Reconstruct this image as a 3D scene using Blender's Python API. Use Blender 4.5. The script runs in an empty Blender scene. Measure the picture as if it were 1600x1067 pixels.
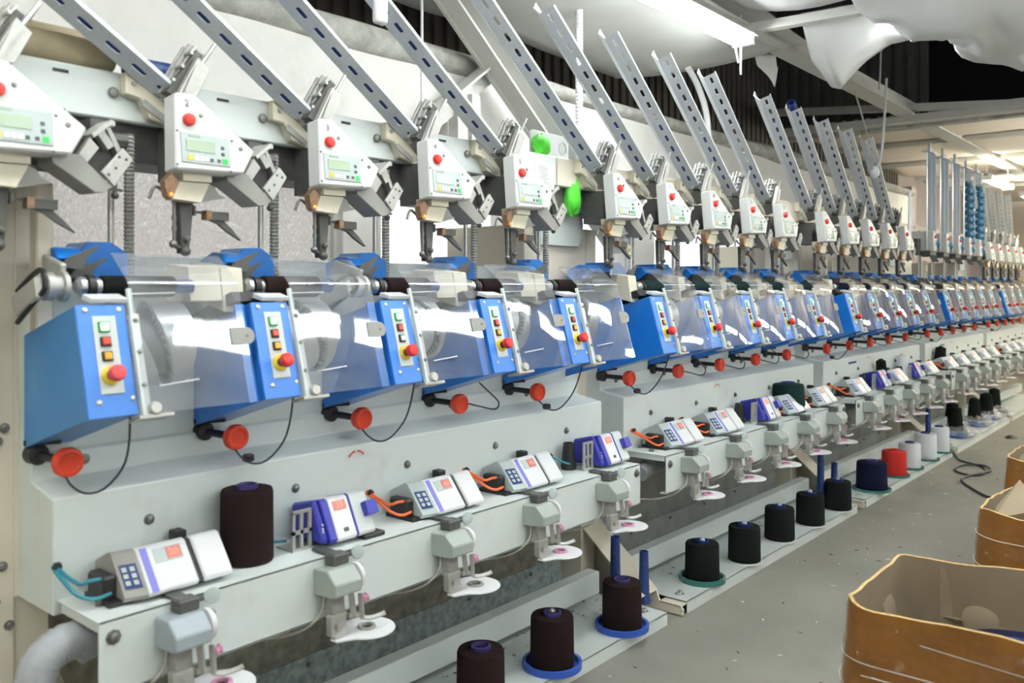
import bpy, bmesh, math, random
from mathutils import Vector, Matrix, noise

random.seed(7)
S = bpy.context.scene
COL = S.collection
PI = math.pi

# ------------------------------------------------------------------ camera
cam_data = bpy.data.cameras.new('camera')
cam = bpy.data.objects.new('camera', cam_data)
COL.objects.link(cam)
cam_data.sensor_width = 36.0
cam_data.lens = 1350.0 * 36.0 / 1600.0
cam_data.shift_y = -(533.5 - 449.0) / 1600.0
YAW = math.atan(1135.0 / 1350.0)
cam.location = (0, 0, 1.386)
cam.rotation_euler = (PI / 2, 0, YAW - PI / 2)
cam_data.clip_start = 0.05
cam_data.dof.use_dof = True
cam_data.dof.focus_distance = 3.6
cam_data.dof.aperture_fstop = 3.2
S.camera = cam

# ------------------------------------------------------------------ daylight and exposure
W = bpy.data.worlds.new('daylight')
S.world = W
W.use_nodes = True
W.node_tree.nodes['Background'].inputs[0].default_value = (1.0, 0.985, 0.96, 1)
W.node_tree.nodes['Background'].inputs[1].default_value = 1.3
S.view_settings.view_transform = 'Standard'
S.view_settings.look = 'None'
S.view_settings.gamma = 1.0
S.view_settings.use_curve_mapping = False
S.view_settings.exposure = 0.36
LAMP_EMIT = 30.0          # the fluorescent tubes' own radiance


# ------------------------------------------------------------------ materials
def mat(name, col, rough=0.5, metal=0.0, emit=None, noise_amt=0.0, noise_scale=30.0, bump=0.0, bump_scale=80.0,
        spec=0.5, dirt=None, dirt_scale=3.0, dirt_lo=0.55, dirt_hi=0.8, coat=0.0):
    m = bpy.data.materials.new(name)
    m.use_nodes = True
    nt = m.node_tree
    b = nt.nodes['Principled BSDF']
    c4 = (col[0], col[1], col[2], 1)
    b.inputs['Base Color'].default_value = c4
    b.inputs['Roughness'].default_value = rough
    b.inputs['Metallic'].default_value = metal
    b.inputs['Specular IOR Level'].default_value = spec
    if coat:
        b.inputs['Coat Weight'].default_value = coat
    if emit:
        b.inputs['Emission Color'].default_value = (emit[0], emit[1], emit[2], 1)
        b.inputs['Emission Strength'].default_value = emit[3]
    if noise_amt or bump or dirt:
        tc = nt.nodes.new('ShaderNodeTexCoord')
    src = None
    if noise_amt:
        n = nt.nodes.new('ShaderNodeTexNoise')
        n.inputs['Scale'].default_value = noise_scale
        n.inputs['Detail'].default_value = 6
        nt.links.new(tc.outputs['Object'], n.inputs['Vector'])
        r = nt.nodes.new('ShaderNodeValToRGB')
        r.color_ramp.elements[0].position = 0.3
        r.color_ramp.elements[1].position = 0.7
        k = 1 - noise_amt
        r.color_ramp.elements[0].color = (col[0] * k, col[1] * k, col[2] * k, 1)
        k = 1 + noise_amt * 0.6
        r.color_ramp.elements[1].color = (min(1, col[0] * k), min(1, col[1] * k), min(1, col[2] * k), 1)
        nt.links.new(n.outputs['Fac'], r.inputs['Fac'])
        src = r.outputs['Color']
    if dirt:
        n = nt.nodes.new('ShaderNodeTexNoise')
        n.inputs['Scale'].default_value = dirt_scale
        n.inputs['Detail'].default_value = 8
        n.inputs['Roughness'].default_value = 0.65
        nt.links.new(tc.outputs['Object'], n.inputs['Vector'])
        r = nt.nodes.new('ShaderNodeValToRGB')
        r.color_ramp.elements[0].position = dirt_lo
        r.color_ramp.elements[1].position = dirt_hi
        nt.links.new(n.outputs['Fac'], r.inputs['Fac'])
        mx = nt.nodes.new('ShaderNodeMix')
        mx.data_type = 'RGBA'
        nt.links.new(r.outputs['Color'], mx.inputs['Factor'])
        if src:
            nt.links.new(src, mx.inputs['A'])
        else:
            mx.inputs['A'].default_value = c4
        mx.inputs['B'].default_value = (dirt[0], dirt[1], dirt[2], 1)
        src = mx.outputs['Result']
    if src:
        nt.links.new(src, b.inputs['Base Color'])
    if bump:
        n = nt.nodes.new('ShaderNodeTexNoise')
        n.inputs['Scale'].default_value = bump_scale
        n.inputs['Detail'].default_value = 4
        nt.links.new(tc.outputs['Object'], n.inputs['Vector'])
        bp = nt.nodes.new('ShaderNodeBump')
        bp.inputs['Strength'].default_value = bump
        bp.inputs['Distance'].default_value = 0.01
        nt.links.new(n.outputs['Fac'], bp.inputs['Height'])
        nt.links.new(bp.outputs['Normal'], b.inputs['Normal'])
    return m


def sheer(name, tint, rough, refl, haze, haze_col=(0.8, 0.85, 0.9), wave=0.0, wave_scale=3.0):
    """clear plastic: mostly lets light straight through, with a Fresnel reflection and a little dusty haze"""
    m = bpy.data.materials.new(name)
    m.use_nodes = True
    nt = m.node_tree
    nt.nodes.remove(nt.nodes['Principled BSDF'])
    out = nt.nodes['Material Output']
    tr = nt.nodes.new('ShaderNodeBsdfTransparent')
    tr.inputs[0].default_value = (tint[0], tint[1], tint[2], 1)
    df = nt.nodes.new('ShaderNodeBsdfDiffuse')
    df.inputs[0].default_value = (haze_col[0], haze_col[1], haze_col[2], 1)
    gl = nt.nodes.new('ShaderNodeBsdfGlossy')
    gl.inputs['Roughness'].default_value = rough
    fr = nt.nodes.new('ShaderNodeLayerWeight')     # Schlick's approximation, the same from both sides of the sheet
    fr.inputs[0].default_value = 0.5
    pw = nt.nodes.new('ShaderNodeMath')
    pw.operation = 'POWER'
    pw.inputs[1].default_value = 4.5
    nt.links.new(fr.outputs['Facing'], pw.inputs[0])
    sc = nt.nodes.new('ShaderNodeMath')
    sc.operation = 'MULTIPLY_ADD'
    sc.inputs[1].default_value = 0.94
    sc.inputs[2].default_value = 0.055
    nt.links.new(pw.outputs[0], sc.inputs[0])
    mul = nt.nodes.new('ShaderNodeMath')
    mul.operation = 'MULTIPLY'
    mul.use_clamp = True
    mul.inputs[1].default_value = refl
    nt.links.new(sc.outputs[0], mul.inputs[0])
    tc = nt.nodes.new('ShaderNodeTexCoord')
    nz = nt.nodes.new('ShaderNodeTexNoise')
    nz.inputs['Scale'].default_value = 9.0
    nz.inputs['Detail'].default_value = 6
    nt.links.new(tc.outputs['Object'], nz.inputs['Vector'])
    hz = nt.nodes.new('ShaderNodeMath')
    hz.operation = 'MULTIPLY'
    hz.inputs[1].default_value = haze * 2
    nt.links.new(nz.outputs['Fac'], hz.inputs[0])
    m1 = nt.nodes.new('ShaderNodeMixShader')
    nt.links.new(hz.outputs[0], m1.inputs[0])
    nt.links.new(tr.outputs[0], m1.inputs[1])
    nt.links.new(df.outputs[0], m1.inputs[2])
    m2 = nt.nodes.new('ShaderNodeMixShader')
    nt.links.new(mul.outputs[0], m2.inputs[0])
    nt.links.new(m1.outputs[0], m2.inputs[1])
    nt.links.new(gl.outputs[0], m2.inputs[2])
    nt.links.new(m2.outputs[0], out.inputs[0])
    if wave:
        n2 = nt.nodes.new('ShaderNodeTexNoise')
        n2.inputs['Scale'].default_value = wave_scale
        n2.inputs['Detail'].default_value = 1
        nt.links.new(tc.outputs['Object'], n2.inputs['Vector'])
        bp = nt.nodes.new('ShaderNodeBump')
        bp.inputs['Strength'].default_value = wave
        bp.inputs['Distance'].default_value = 0.05
        nt.links.new(n2.outputs['Fac'], bp.inputs['Height'])
        nt.links.new(bp.outputs['Normal'], gl.inputs['Normal'])
    return m


ORD = ['first', 'second', 'third', 'fourth', 'fifth']
M = {}
M['cream'] = mat('cream_paint', (0.68, 0.735, 0.72), 0.42, dirt=(0.52, 0.53, 0.49), dirt_scale=4.0, dirt_lo=0.58, dirt_hi=0.9, bump=0.02, bump_scale=300)
M['ivory'] = mat('ivory_paint', (0.66, 0.62, 0.50), 0.45, dirt=(0.42, 0.38, 0.30), dirt_scale=7.0, dirt_lo=0.6, dirt_hi=0.9)
M['oldcream'] = mat('old_cream_paint', (0.74, 0.68, 0.57), 0.5, dirt=(0.40, 0.36, 0.29), dirt_scale=5.0, dirt_lo=0.58, dirt_hi=0.9)
M['white'] = mat('white_plastic', (0.74, 0.75, 0.77), 0.35)
M['plate'] = mat('white_plate', (0.68, 0.69, 0.69), 0.35)
M['blue'] = mat('blue_paint', (0.010, 0.175, 0.62), 0.33, noise_amt=0.08, noise_scale=14, coat=0.3)
M['bluehazed'] = mat('hazed_blue_paint', (0.045, 0.22, 0.52), 0.4, noise_amt=0.10, noise_scale=5, dirt=(0.12, 0.30, 0.52), dirt_scale=3)  # lens haze over the first housing, put into the paint colour
M['bluepanel'] = mat('light_blue_panel', (0.055, 0.23, 0.72), 0.35, noise_amt=0.06, noise_scale=200)
M['navy'] = mat('navy_plastic', (0.012, 0.030, 0.17), 0.4)
M['purple'] = mat('violet_stripe', (0.20, 0.19, 0.60), 0.4)
M['bluecase'] = mat('indigo_plastic', (0.035, 0.04, 0.38), 0.4)
M['greypanel'] = mat('light_grey_panel', (0.62, 0.66, 0.65), 0.45)
M['key'] = mat('membrane_grey', (0.46, 0.53, 0.53), 0.4)
M['grey'] = mat('grey_plastic', (0.30, 0.30, 0.28), 0.45)
M['darkgrey'] = mat('dark_grey_metal', (0.09, 0.09, 0.085), 0.5, noise_amt=0.2)
M['black'] = mat('black_plastic', (0.016, 0.016, 0.017), 0.45)
M['greengrey'] = mat('green_grey_casting', (0.34, 0.38, 0.35), 0.42)
M['bluegrey'] = mat('blue_grey_casting', (0.33, 0.38, 0.42), 0.42)
M['steel'] = mat('brushed_steel', (0.62, 0.63, 0.64), 0.28, 0.9)
M['alum'] = mat('cast_aluminium', (0.47, 0.47, 0.445), 0.42, 0.45, noise_amt=0.08, noise_scale=60)
M['zinc'] = mat('galvanised_steel', (0.62, 0.66, 0.70), 0.36, 0.35, noise_amt=0.06, noise_scale=90)
M['drum'] = mat('drum_metal', (0.52, 0.54, 0.56), 0.33, 0.65)
M['groove'] = mat('drum_groove', (0.14, 0.145, 0.15), 0.5, 0.4)
M['rust'] = mat('copper_brown_metal', (0.34, 0.21, 0.13), 0.45, 0.4, noise_amt=0.35, noise_scale=70)
M['red'] = mat('red_plastic', (0.70, 0.028, 0.022), 0.35)
M['redknob'] = mat('red_bakelite', (0.66, 0.05, 0.018), 0.38)
M['pinkred'] = mat('faded_red_plastic', (0.72, 0.07, 0.08), 0.4)
M['yellow'] = mat('yellow_plastic', (0.75, 0.56, 0.05), 0.45)
M['green_on'] = mat('lit_green_lens', (0.5, 0.9, 0.6), 0.3, emit=(0.55, 1.0, 0.68, 1.6))
M['green_rim'] = mat('green_lens', (0.01, 0.33, 0.06), 0.3)
M['red_lens'] = mat('red_lens', (0.75, 0.06, 0.03), 0.3)
M['amber_lens'] = mat('amber_lens', (0.85, 0.40, 0.02), 0.3)
M['clear_lens'] = mat('frosted_lens', (0.75, 0.75, 0.80), 0.3)
M['lcd'] = mat('lcd_glass', (0.36, 0.45, 0.33), 0.25)
M['lcdpale'] = mat('lcd_glass_pale', (0.52, 0.60, 0.57), 0.25)
M['greenkey'] = mat('green_key', (0.02, 0.62, 0.10), 0.4)
M['led'] = mat('led_digits', (0.9, 0.1, 0.06), 0.4, emit=(1.0, 0.12, 0.07, 3.0))
M['ledback'] = mat('led_window', (0.62, 0.20, 0.18), 0.3)
M['orangeled'] = mat('orange_led', (1.0, 0.35, 0.05), 0.4, emit=(1.0, 0.30, 0.02, 1.3))
M['orange'] = mat('orange_hose', (0.80, 0.13, 0.03), 0.4)
M['teal'] = mat('teal_hose', (0.02, 0.22, 0.30), 0.4)
M['wire'] = mat('dark_cable', (0.035, 0.037, 0.048), 0.45)
M['wirepale'] = mat('pale_cable', (0.45, 0.45, 0.40), 0.5)
M['pink'] = mat('pink_ceramic', (0.66, 0.30, 0.46), 0.35)
M['brownyarn'] = mat('brown_yarn', (0.020, 0.011, 0.010), 0.9, bump=0.3, bump_scale=500, spec=0.15)
M['blackyarn'] = mat('black_yarn', (0.010, 0.013, 0.012), 0.9, bump=0.3, bump_scale=500, spec=0.15)
M['greenyarn'] = mat('dark_green_yarn', (0.008, 0.030, 0.030), 0.85, bump=0.3, bump_scale=500, spec=0.2)
M['navyyarn'] = mat('navy_yarn', (0.008, 0.010, 0.035), 0.9, bump=0.3, bump_scale=500, spec=0.15)
M['redyarn'] = mat('red_yarn', (0.60, 0.035, 0.03), 0.8, bump=0.3, bump_scale=500, spec=0.2)
M['whiteyarn'] = mat('white_yarn', (0.78, 0.80, 0.84), 0.8, bump=0.3, bump_scale=500, spec=0.2)
M['core'] = mat('violet_cone_core', (0.045, 0.035, 0.16), 0.4)
M['bluetray'] = mat('blue_tray', (0.03, 0.10, 0.48), 0.5, dirt=(0.45, 0.50, 0.58), dirt_scale=12, dirt_lo=0.55, dirt_hi=0.75)
M['greentray'] = mat('green_tray', (0.03, 0.16, 0.14), 0.5, dirt=(0.42, 0.50, 0.50), dirt_scale=14, dirt_lo=0.5, dirt_hi=0.75)
M['bluetube'] = mat('blue_tube', (0.015, 0.045, 0.19), 0.45, dirt=(0.12, 0.18, 0.35), dirt_scale=14)
M['cyancone'] = mat('sea_blue_cone', (0.02, 0.13, 0.26), 0.5)
M['bolt'] = mat('bolt_steel', (0.22, 0.22, 0.21), 0.4, 0.8)
M['dirty'] = mat('stained_lower_panel', (0.25, 0.24, 0.19), 0.75, noise_amt=0.45, noise_scale=22, bump=0.25, bump_scale=40, dirt=(0.30, 0.31, 0.29), dirt_scale=5)
M['galvpanel'] = mat('galvanised_lower_panel', (0.36, 0.38, 0.36), 0.55, noise_amt=0.25, noise_scale=9, dirt=(0.22, 0.22, 0.19), dirt_scale=6)
M['bluestain'] = mat('weathered_blue_strip', (0.30, 0.35, 0.34), 0.7, noise_amt=0.4, noise_scale=40, dirt=(0.55, 0.58, 0.57), dirt_scale=26)
M['floor'] = mat('worn_concrete_floor', (0.255, 0.245, 0.215), 0.62, noise_amt=0.14, noise_scale=2.2, dirt=(0.19, 0.18, 0.155), dirt_scale=1.3, dirt_lo=0.5, dirt_hi=0.8, bump=0.06, bump_scale=60)
M['fluff'] = mat('cotton_lint', (0.62, 0.60, 0.56), 0.9)
M['wall'] = mat('whitewashed_wall', (0.78, 0.77, 0.74), 0.85, noise_amt=0.05, noise_scale=6, dirt=(0.55, 0.54, 0.50), dirt_scale=2.2, dirt_lo=0.62, dirt_hi=0.95, bump=0.15, bump_scale=30)
M['concrete'] = mat('rough_concrete', (0.50, 0.50, 0.46), 0.9, noise_amt=0.3, noise_scale=12, bump=0.5, bump_scale=22, dirt=(0.17, 0.16, 0.15), dirt_scale=3.5, dirt_lo=0.52, dirt_hi=0.75)
M['browncladding'] = mat('brown_cladding', (0.10, 0.088, 0.076), 0.8, noise_amt=0.2, noise_scale=5)
M['greycladding'] = mat('dark_grey_cladding', (0.085, 0.082, 0.082), 0.75, noise_amt=0.2, noise_scale=5)
M['roof'] = mat('black_roof', (0.012, 0.012, 0.013), 0.9)
M['darkbeam'] = mat('dark_purlin', (0.06, 0.057, 0.058), 0.7)
M['steelwhite'] = mat('white_steelwork', (0.60, 0.60, 0.57), 0.55, dirt=(0.30, 0.28, 0.25), dirt_scale=5, dirt_lo=0.58, dirt_hi=0.9)
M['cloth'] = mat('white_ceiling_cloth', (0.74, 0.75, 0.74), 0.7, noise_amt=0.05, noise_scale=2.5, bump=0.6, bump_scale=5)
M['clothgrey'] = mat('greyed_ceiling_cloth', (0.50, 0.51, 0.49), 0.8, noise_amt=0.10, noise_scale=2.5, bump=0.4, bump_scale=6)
M['warmceil'] = mat('cream_ceiling_cloth', (0.84, 0.76, 0.67), 0.8, noise_amt=0.06, noise_scale=1.5, bump=0.15, bump_scale=6)
M['purplewall'] = mat('dusky_far_wall', (0.36, 0.31, 0.31), 0.85, noise_amt=0.1, noise_scale=3)
M['tube'] = mat('lamp_tube', (1, 1, 1), 0.3, emit=(0.96, 1.0, 0.98, LAMP_EMIT))
M['tubewarm'] = mat('lamp_tube_warm', (1, 1, 1), 0.3, emit=(1.0, 0.96, 0.78, LAMP_EMIT))
M['lampcase'] = mat('lamp_case', (0.82, 0.84, 0.84), 0.4)
M['kraft'] = mat('amber_kraft_board', (0.27, 0.108, 0.013), 0.4, noise_amt=0.45, noise_scale=4, bump=0.12, bump_scale=12)
M['kraftin'] = mat('plain_kraft_board', (0.30, 0.235, 0.155), 0.8, noise_amt=0.12, noise_scale=6)
M['kraftedge'] = mat('raw_board_edge', (0.62, 0.42, 0.18), 0.8, noise_amt=0.2, noise_scale=80)
M['film'] = sheer('stretch_film', (0.97, 0.95, 0.92), 0.16, 0.5, 0.0, wave=1.0, wave_scale=30)
M['cover'] = sheer('clear_acrylic', (0.96, 0.97, 0.985), 0.03, 1.7, 0.17, haze_col=(0.74, 0.78, 0.83), wave=0.07, wave_scale=4)
M['edgeglint'] = mat('acrylic_edge_and_glint', (0.80, 0.84, 0.86), 0.2)  # pale sheet edges, also painted glints on cover bends and film creases
M['glass'] = sheer('window_glass', (0.95, 0.97, 0.97), 0.03, 1.0, 0.06)
M['bag'] = sheer('plastic_bag', (0.95, 0.95, 0.97), 0.15, 1.6, 0.30, haze_col=(0.8, 0.82, 0.85), wave=1.0, wave_scale=20)
M['greenbag'] = mat('green_plastic_bag', (0.10, 0.68, 0.05), 0.35, noise_amt=0.2, noise_scale=12)
M['tan'] = mat('tan_cloth', (0.45, 0.38, 0.26), 0.85, noise_amt=0.15, noise_scale=10)
M['bluewin'] = mat('blue_tarpaulin', (0.20, 0.28, 0.72), 0.6, noise_amt=0.3, noise_scale=4)
M['brick'] = mat('red_brick_outside', (0.55, 0.27, 0.17), 0.8, noise_amt=0.2, noise_scale=20)
M['duct'] = mat('grey_flexible_duct', (0.38, 0.40, 0.43), 0.5, noise_amt=0.2, noise_scale=15)
M['paleblue'] = mat('pale_blue_plate', (0.55, 0.62, 0.72), 0.5)
M['sticker'] = mat('yellowed_sticker', (0.72, 0.64, 0.40), 0.5)
M['ink'] = mat('dark_ink', (0.03, 0.03, 0.035), 0.6)
M['greyink'] = mat('grey_ink', (0.36, 0.37, 0.37), 0.6)
M['paper'] = mat('rating_label', (0.66, 0.68, 0.66), 0.45)

# frosted window pane: translucent with small ripples
fm = bpy.data.materials.new('frosted_pane')
fm.use_nodes = True
nt = fm.node_tree
nt.nodes.remove(nt.nodes['Principled BSDF'])
t1 = nt.nodes.new('ShaderNodeBsdfTranslucent'); t1.inputs[0].default_value = (0.78, 0.77, 0.76, 1)
g1 = nt.nodes.new('ShaderNodeBsdfGlossy'); g1.inputs['Roughness'].default_value = 0.25
mxs = nt.nodes.new('ShaderNodeMixShader'); mxs.inputs[0].default_value = 0.16
tc_ = nt.nodes.new('ShaderNodeTexCoord')
mp_ = nt.nodes.new('ShaderNodeMapping'); mp_.inputs['Scale'].default_value = (1, 1, 0.45)
n_ = nt.nodes.new('ShaderNodeTexNoise'); n_.inputs['Scale'].default_value = 95; n_.inputs['Detail'].default_value = 2
bp_ = nt.nodes.new('ShaderNodeBump'); bp_.inputs['Strength'].default_value = 0.9; bp_.inputs['Distance'].default_value = 0.02
nt.links.new(tc_.outputs['Object'], mp_.inputs[0]); nt.links.new(mp_.outputs[0], n_.inputs['Vector'])
nt.links.new(n_.outputs['Fac'], bp_.inputs['Height'])
nt.links.new(bp_.outputs[0], g1.inputs['Normal']); nt.links.new(bp_.outputs[0], t1.inputs['Normal'])
nt.links.new(t1.outputs[0], mxs.inputs[1]); nt.links.new(g1.outputs[0], mxs.inputs[2])
nt.links.new(mxs.outputs[0], nt.nodes['Material Output'].inputs[0])
M['frosted'] = fm


# ------------------------------------------------------------------ mesh helpers
class MB:
    def __init__(s, base=(0, 0, 0)):
        s.bm = bmesh.new()
        s.base = Vector(base)
        s.mi = 0
        s.extra = {}

    def add(s, vs, fs):
        v = [s.bm.verts.new(p) for p in vs]
        out = []
        for f in fs:
            try:
                fc = s.bm.faces.new([v[i] for i in f])
                fc.material_index = s.mi
                out.append(fc)
            except ValueError:
                pass
        return v, out

    def box(s, x0, x1, y0, y1, z0, z1, bev=0.0, seg=1):
        vs = [(x0, y0, z0), (x1, y0, z0), (x1, y1, z0), (x0, y1, z0), (x0, y0, z1), (x1, y0, z1), (x1, y1, z1), (x0, y1, z1)]
        fs = [(0, 3, 2, 1), (4, 5, 6, 7), (0, 1, 5, 4), (1, 2, 6, 5), (2, 3, 7, 6), (3, 0, 4, 7)]
        v, f = s.add(vs, fs)
        if bev:
            es = set(e for ff in f for e in ff.edges)
            bmesh.ops.bevel(s.bm, geom=list(es), offset=bev, segments=seg, affect='EDGES', profile=0.5)
        return s

    def prism(s, poly, axis, a0, a1, bev=0.0):
        def P(p, a):
            if axis == 'x': return (a, p[0], p[1])
            if axis == 'y': return (p[0], a, p[1])
            return (p[0], p[1], a)
        n = len(poly)
        vs = [P(p, a0) for p in poly] + [P(p, a1) for p in poly]
        fs = [tuple(range(n)), tuple(range(2 * n - 1, n - 1, -1))]
        fs += [(i, i + n, (i + 1) % n + n, (i + 1) % n) for i in range(n)]
        v, f = s.add(vs, fs)
        bmesh.ops.recalc_face_normals(s.bm, faces=f)
        if bev:
            es = set(e for ff in f for e in ff.edges)
            bmesh.ops.bevel(s.bm, geom=list(es), offset=bev, segments=1, affect='EDGES', profile=0.5)
        return s

    def frame(s, d):
        d = Vector(d).normalized()
        u = d.cross(Vector((0, 0, 1)))
        if u.length < 1e-4:
            u = Vector((1, 0, 0))
        u.normalize()
        return u, d.cross(u)

    def lathe(s, prof, org, axis, n=20, caps=True):
        """prof: list of (radius, distance along the axis)"""
        org = Vector(org); d = Vector(axis).normalized()
        u, w = s.frame(d)
        vs = []
        for r, t in prof:
            for i in range(n):
                a = 2 * PI * i / n
                vs.append(org + d * t + (u * math.cos(a) + w * math.sin(a)) * max(r, 1e-5))
        fs = []
        for j in range(len(prof) - 1):
            for i in range(n):
                fs.append((j * n + i, j * n + (i + 1) % n, (j + 1) * n + (i + 1) % n, (j + 1) * n + i))
        if caps:
            fs.append(tuple(range(n - 1, -1, -1)))
            k = (len(prof) - 1) * n
            fs.append(tuple(range(k, k + n)))
        v, f = s.add(vs, fs)
        bmesh.ops.recalc_face_normals(s.bm, faces=f)
        return s

    def cyl(s, p0, p1, r0, r1=None, n=12):
        p0 = Vector(p0); p1 = Vector(p1)
        return s.lathe([(r0, 0), (r0 if r1 is None else r1, (p1 - p0).length)], p0, p1 - p0, n)

    def ball(s, c, r, n=12, k=6, sz=1.0):
        return s.lathe([(r * math.sin(PI * i / k), -r * sz * math.cos(PI * i / k)) for i in range(k + 1)], c, (0, 0, 1), n, caps=False)

    def tube(s, pts, r, n=6, smooth=3):
        P = [Vector(p) for p in pts]
        if smooth and len(P) > 2:
            Q = []
            for i in range(len(P) - 1):
                a = P[max(i - 1, 0)]; b = P[i]; c = P[i + 1]; d = P[min(i + 2, len(P) - 1)]
                for k in range(smooth):
                    t = k / smooth
                    Q.append(0.5 * ((2 * b) + (c - a) * t + (2 * a - 5 * b + 4 * c - d) * t * t + (3 * b - a - 3 * c + d) * t ** 3))
            Q.append(P[-1]); P = Q
        rs = r if callable(r) else (lambda t: r)
        vs = []
        u = None
        m = len(P)
        for i, p in enumerate(P):
            d = (P[min(i + 1, m - 1)] - P[max(i - 1, 0)]).normalized()
            if u is None:
                u, _ = s.frame(d)
            u = (u - d * u.dot(d)).normalized()
            w = d.cross(u)
            rr = rs(i / (m - 1))
            for k in range(n):
                a = 2 * PI * k / n
                vs.append(p + (u * math.cos(a) + w * math.sin(a)) * rr)
        fs = [(j * n + k, j * n + (k + 1) % n, (j + 1) * n + (k + 1) % n, (j + 1) * n + k) for j in range(m - 1) for k in range(n)]
        fs += [tuple(range(n - 1, -1, -1)), tuple(range((m - 1) * n, m * n))]
        s.add(vs, fs)
        return s

    def bar(s, p0, p1, w, h, up=(0, 0, 1), bev=0.0):
        """a rectangular bar from p0 to p1, w wide across, h along 'up'"""
        p0 = Vector(p0); p1 = Vector(p1)
        d = (p1 - p0).normalized()
        upv = Vector(up); upv = (upv - d * upv.dot(d)).normalized()
        sd = d.cross(upv)
        vs = []
        for p in (p0, p1):
            for a, b in ((-1, -1), (1, -1), (1, 1), (-1, 1)):
                vs.append(p + sd * (a * w / 2) + upv * (b * h / 2))
        v, f = s.add(vs, [(0, 3, 2, 1), (4, 5, 6, 7), (0, 1, 5, 4), (1, 2, 6, 5), (2, 3, 7, 6), (3, 0, 4, 7)])
        bmesh.ops.recalc_face_normals(s.bm, faces=f)
        if bev:
            es = set(e for ff in f for e in ff.edges)
            bmesh.ops.bevel(s.bm, geom=list(es), offset=bev, segments=1, affect='EDGES', profile=0.5)
        return s

    def grid(s, fn, nu, nv, closed_u=False):
        vs = [fn(i / nu, j / nv) for j in range(nv + 1) for i in range(nu + (0 if closed_u else 1))]
        w = nu if closed_u else nu + 1
        fs = []
        for j in range(nv):
            for i in range(nu):
                fs.append((j * w + i, j * w + (i + 1) % w, (j + 1) * w + (i + 1) % w, (j + 1) * w + i))
        return s.add(vs, fs)

    def xform(s, mtx):
        bmesh.ops.transform(s.bm, matrix=mtx, verts=s.bm.verts)
        return s

    def build(s, name, m, parent=None, label=None, smooth=40, solid=0.0):
        me = bpy.data.meshes.new(name)
        bmesh.ops.translate(s.bm, vec=-s.base, verts=s.bm.verts)
        s.bm.to_mesh(me)
        s.bm.free()
        for mm in (m if isinstance(m, (list, tuple)) else [m]):
            me.materials.append(M[mm])
        if smooth:
            me.shade_smooth()
            me.set_sharp_from_angle(angle=math.radians(smooth))
        o = bpy.data.objects.new(name, me)
        COL.objects.link(o)
        if parent is not None:
            o.parent = parent
        else:
            o.location = s.base
        if label:
            o['label'] = label
        if solid:
            md = o.modifiers.new('thickness', 'SOLIDIFY')
            md.thickness = solid
            md.offset = 0
        return o


def thing(name, label, cat, loc=(0, 0, 0), group=None):
    o = bpy.data.objects.new(name, None)
    o.empty_display_size = 0.05
    COL.objects.link(o)
    o.location = loc
    tag(o, label, cat, group)
    return o


def tag(o, label, cat, group=None, kind=None):
    o['label'] = label
    o['category'] = cat
    if group:
        o['group'] = group
    if kind:
        o['kind'] = kind
    return o


KIDS = {}


def copy_tree(o, parent=None):
    c = o.copy()
    COL.objects.link(c)
    if parent is not None:
        c.parent = parent
    for ch in list(o.children):
        copy_tree(ch, c)
    return c


def struct(o, label=None):
    o['kind'] = 'structure'
    if label:
        o['label'] = label
    return o


def text_into(mb, s, size, org, ux, uz, mat_index=0):
    """flat lettering as mesh faces: org is the middle, ux along the line, uz up"""
    cu = bpy.data.curves.new('lettering', 'FONT')
    cu.body = s
    cu.size = size
    cu.align_x = 'CENTER'
    cu.align_y = 'CENTER'
    cu.resolution_u = 2
    ob = bpy.data.objects.new('lettering', cu)
    COL.objects.link(ob)
    dg = bpy.context.evaluated_depsgraph_get()
    me = bpy.data.meshes.new_from_object(ob.evaluated_get(dg))
    org = Vector(org); ux = Vector(ux).normalized(); uz = Vector(uz).normalized()
    vs = [org + ux * v.co.x + uz * v.co.y for v in me.vertices]
    mb.mi = mat_index
    mb.add(vs, [tuple(p.vertices) for p in me.polygons])
    bpy.data.objects.remove(ob)
    bpy.data.curves.remove(cu)
    bpy.data.meshes.remove(me)


ORD = ['first', 'second', 'third', 'fourth', 'fifth']
MACH = ['nearest machine', 'second machine', 'third machine', 'fourth machine', 'farthest machine']
NM = 5
PITCH = 0.42
STEP = 2.31
X0 = 0.846


def UX(k):
    return X0 + PITCH * (k % 5) + STEP * (k // 5)


def where(k):
    return ORD[k % 5] + ' on the ' + MACH[k // 5]

# ================================================================== the hall
# floor
mb = MB(); mb.box(-3, 18, -5, 5.6, -0.1, 0.0)
struct(mb.build('floor', 'floor', smooth=0))

# back wall with window openings
WY = 3.0
OPEN = [(1.15, 2.42, 1.10, 1.88), (2.62, 3.62, 1.10, 1.88), (4.1, 4.75, 1.15, 1.85), (5.05, 7.6, 1.15, 1.85)]
mb = MB()
xs = -3.0
for (a, b, z0, z1) in OPEN:
    mb.box(xs, a, WY, WY + 0.2, 0, 2.5)
    mb.box(a, b, WY, WY + 0.2, 0, z0)
    mb.box(a, b, WY, WY + 0.2, z1, 2.5)
    xs = b
mb.box(xs, 11.03, WY, WY + 0.2, 0, 2.5)
struct(mb.build('wall_back', 'wall', smooth=0))
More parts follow.
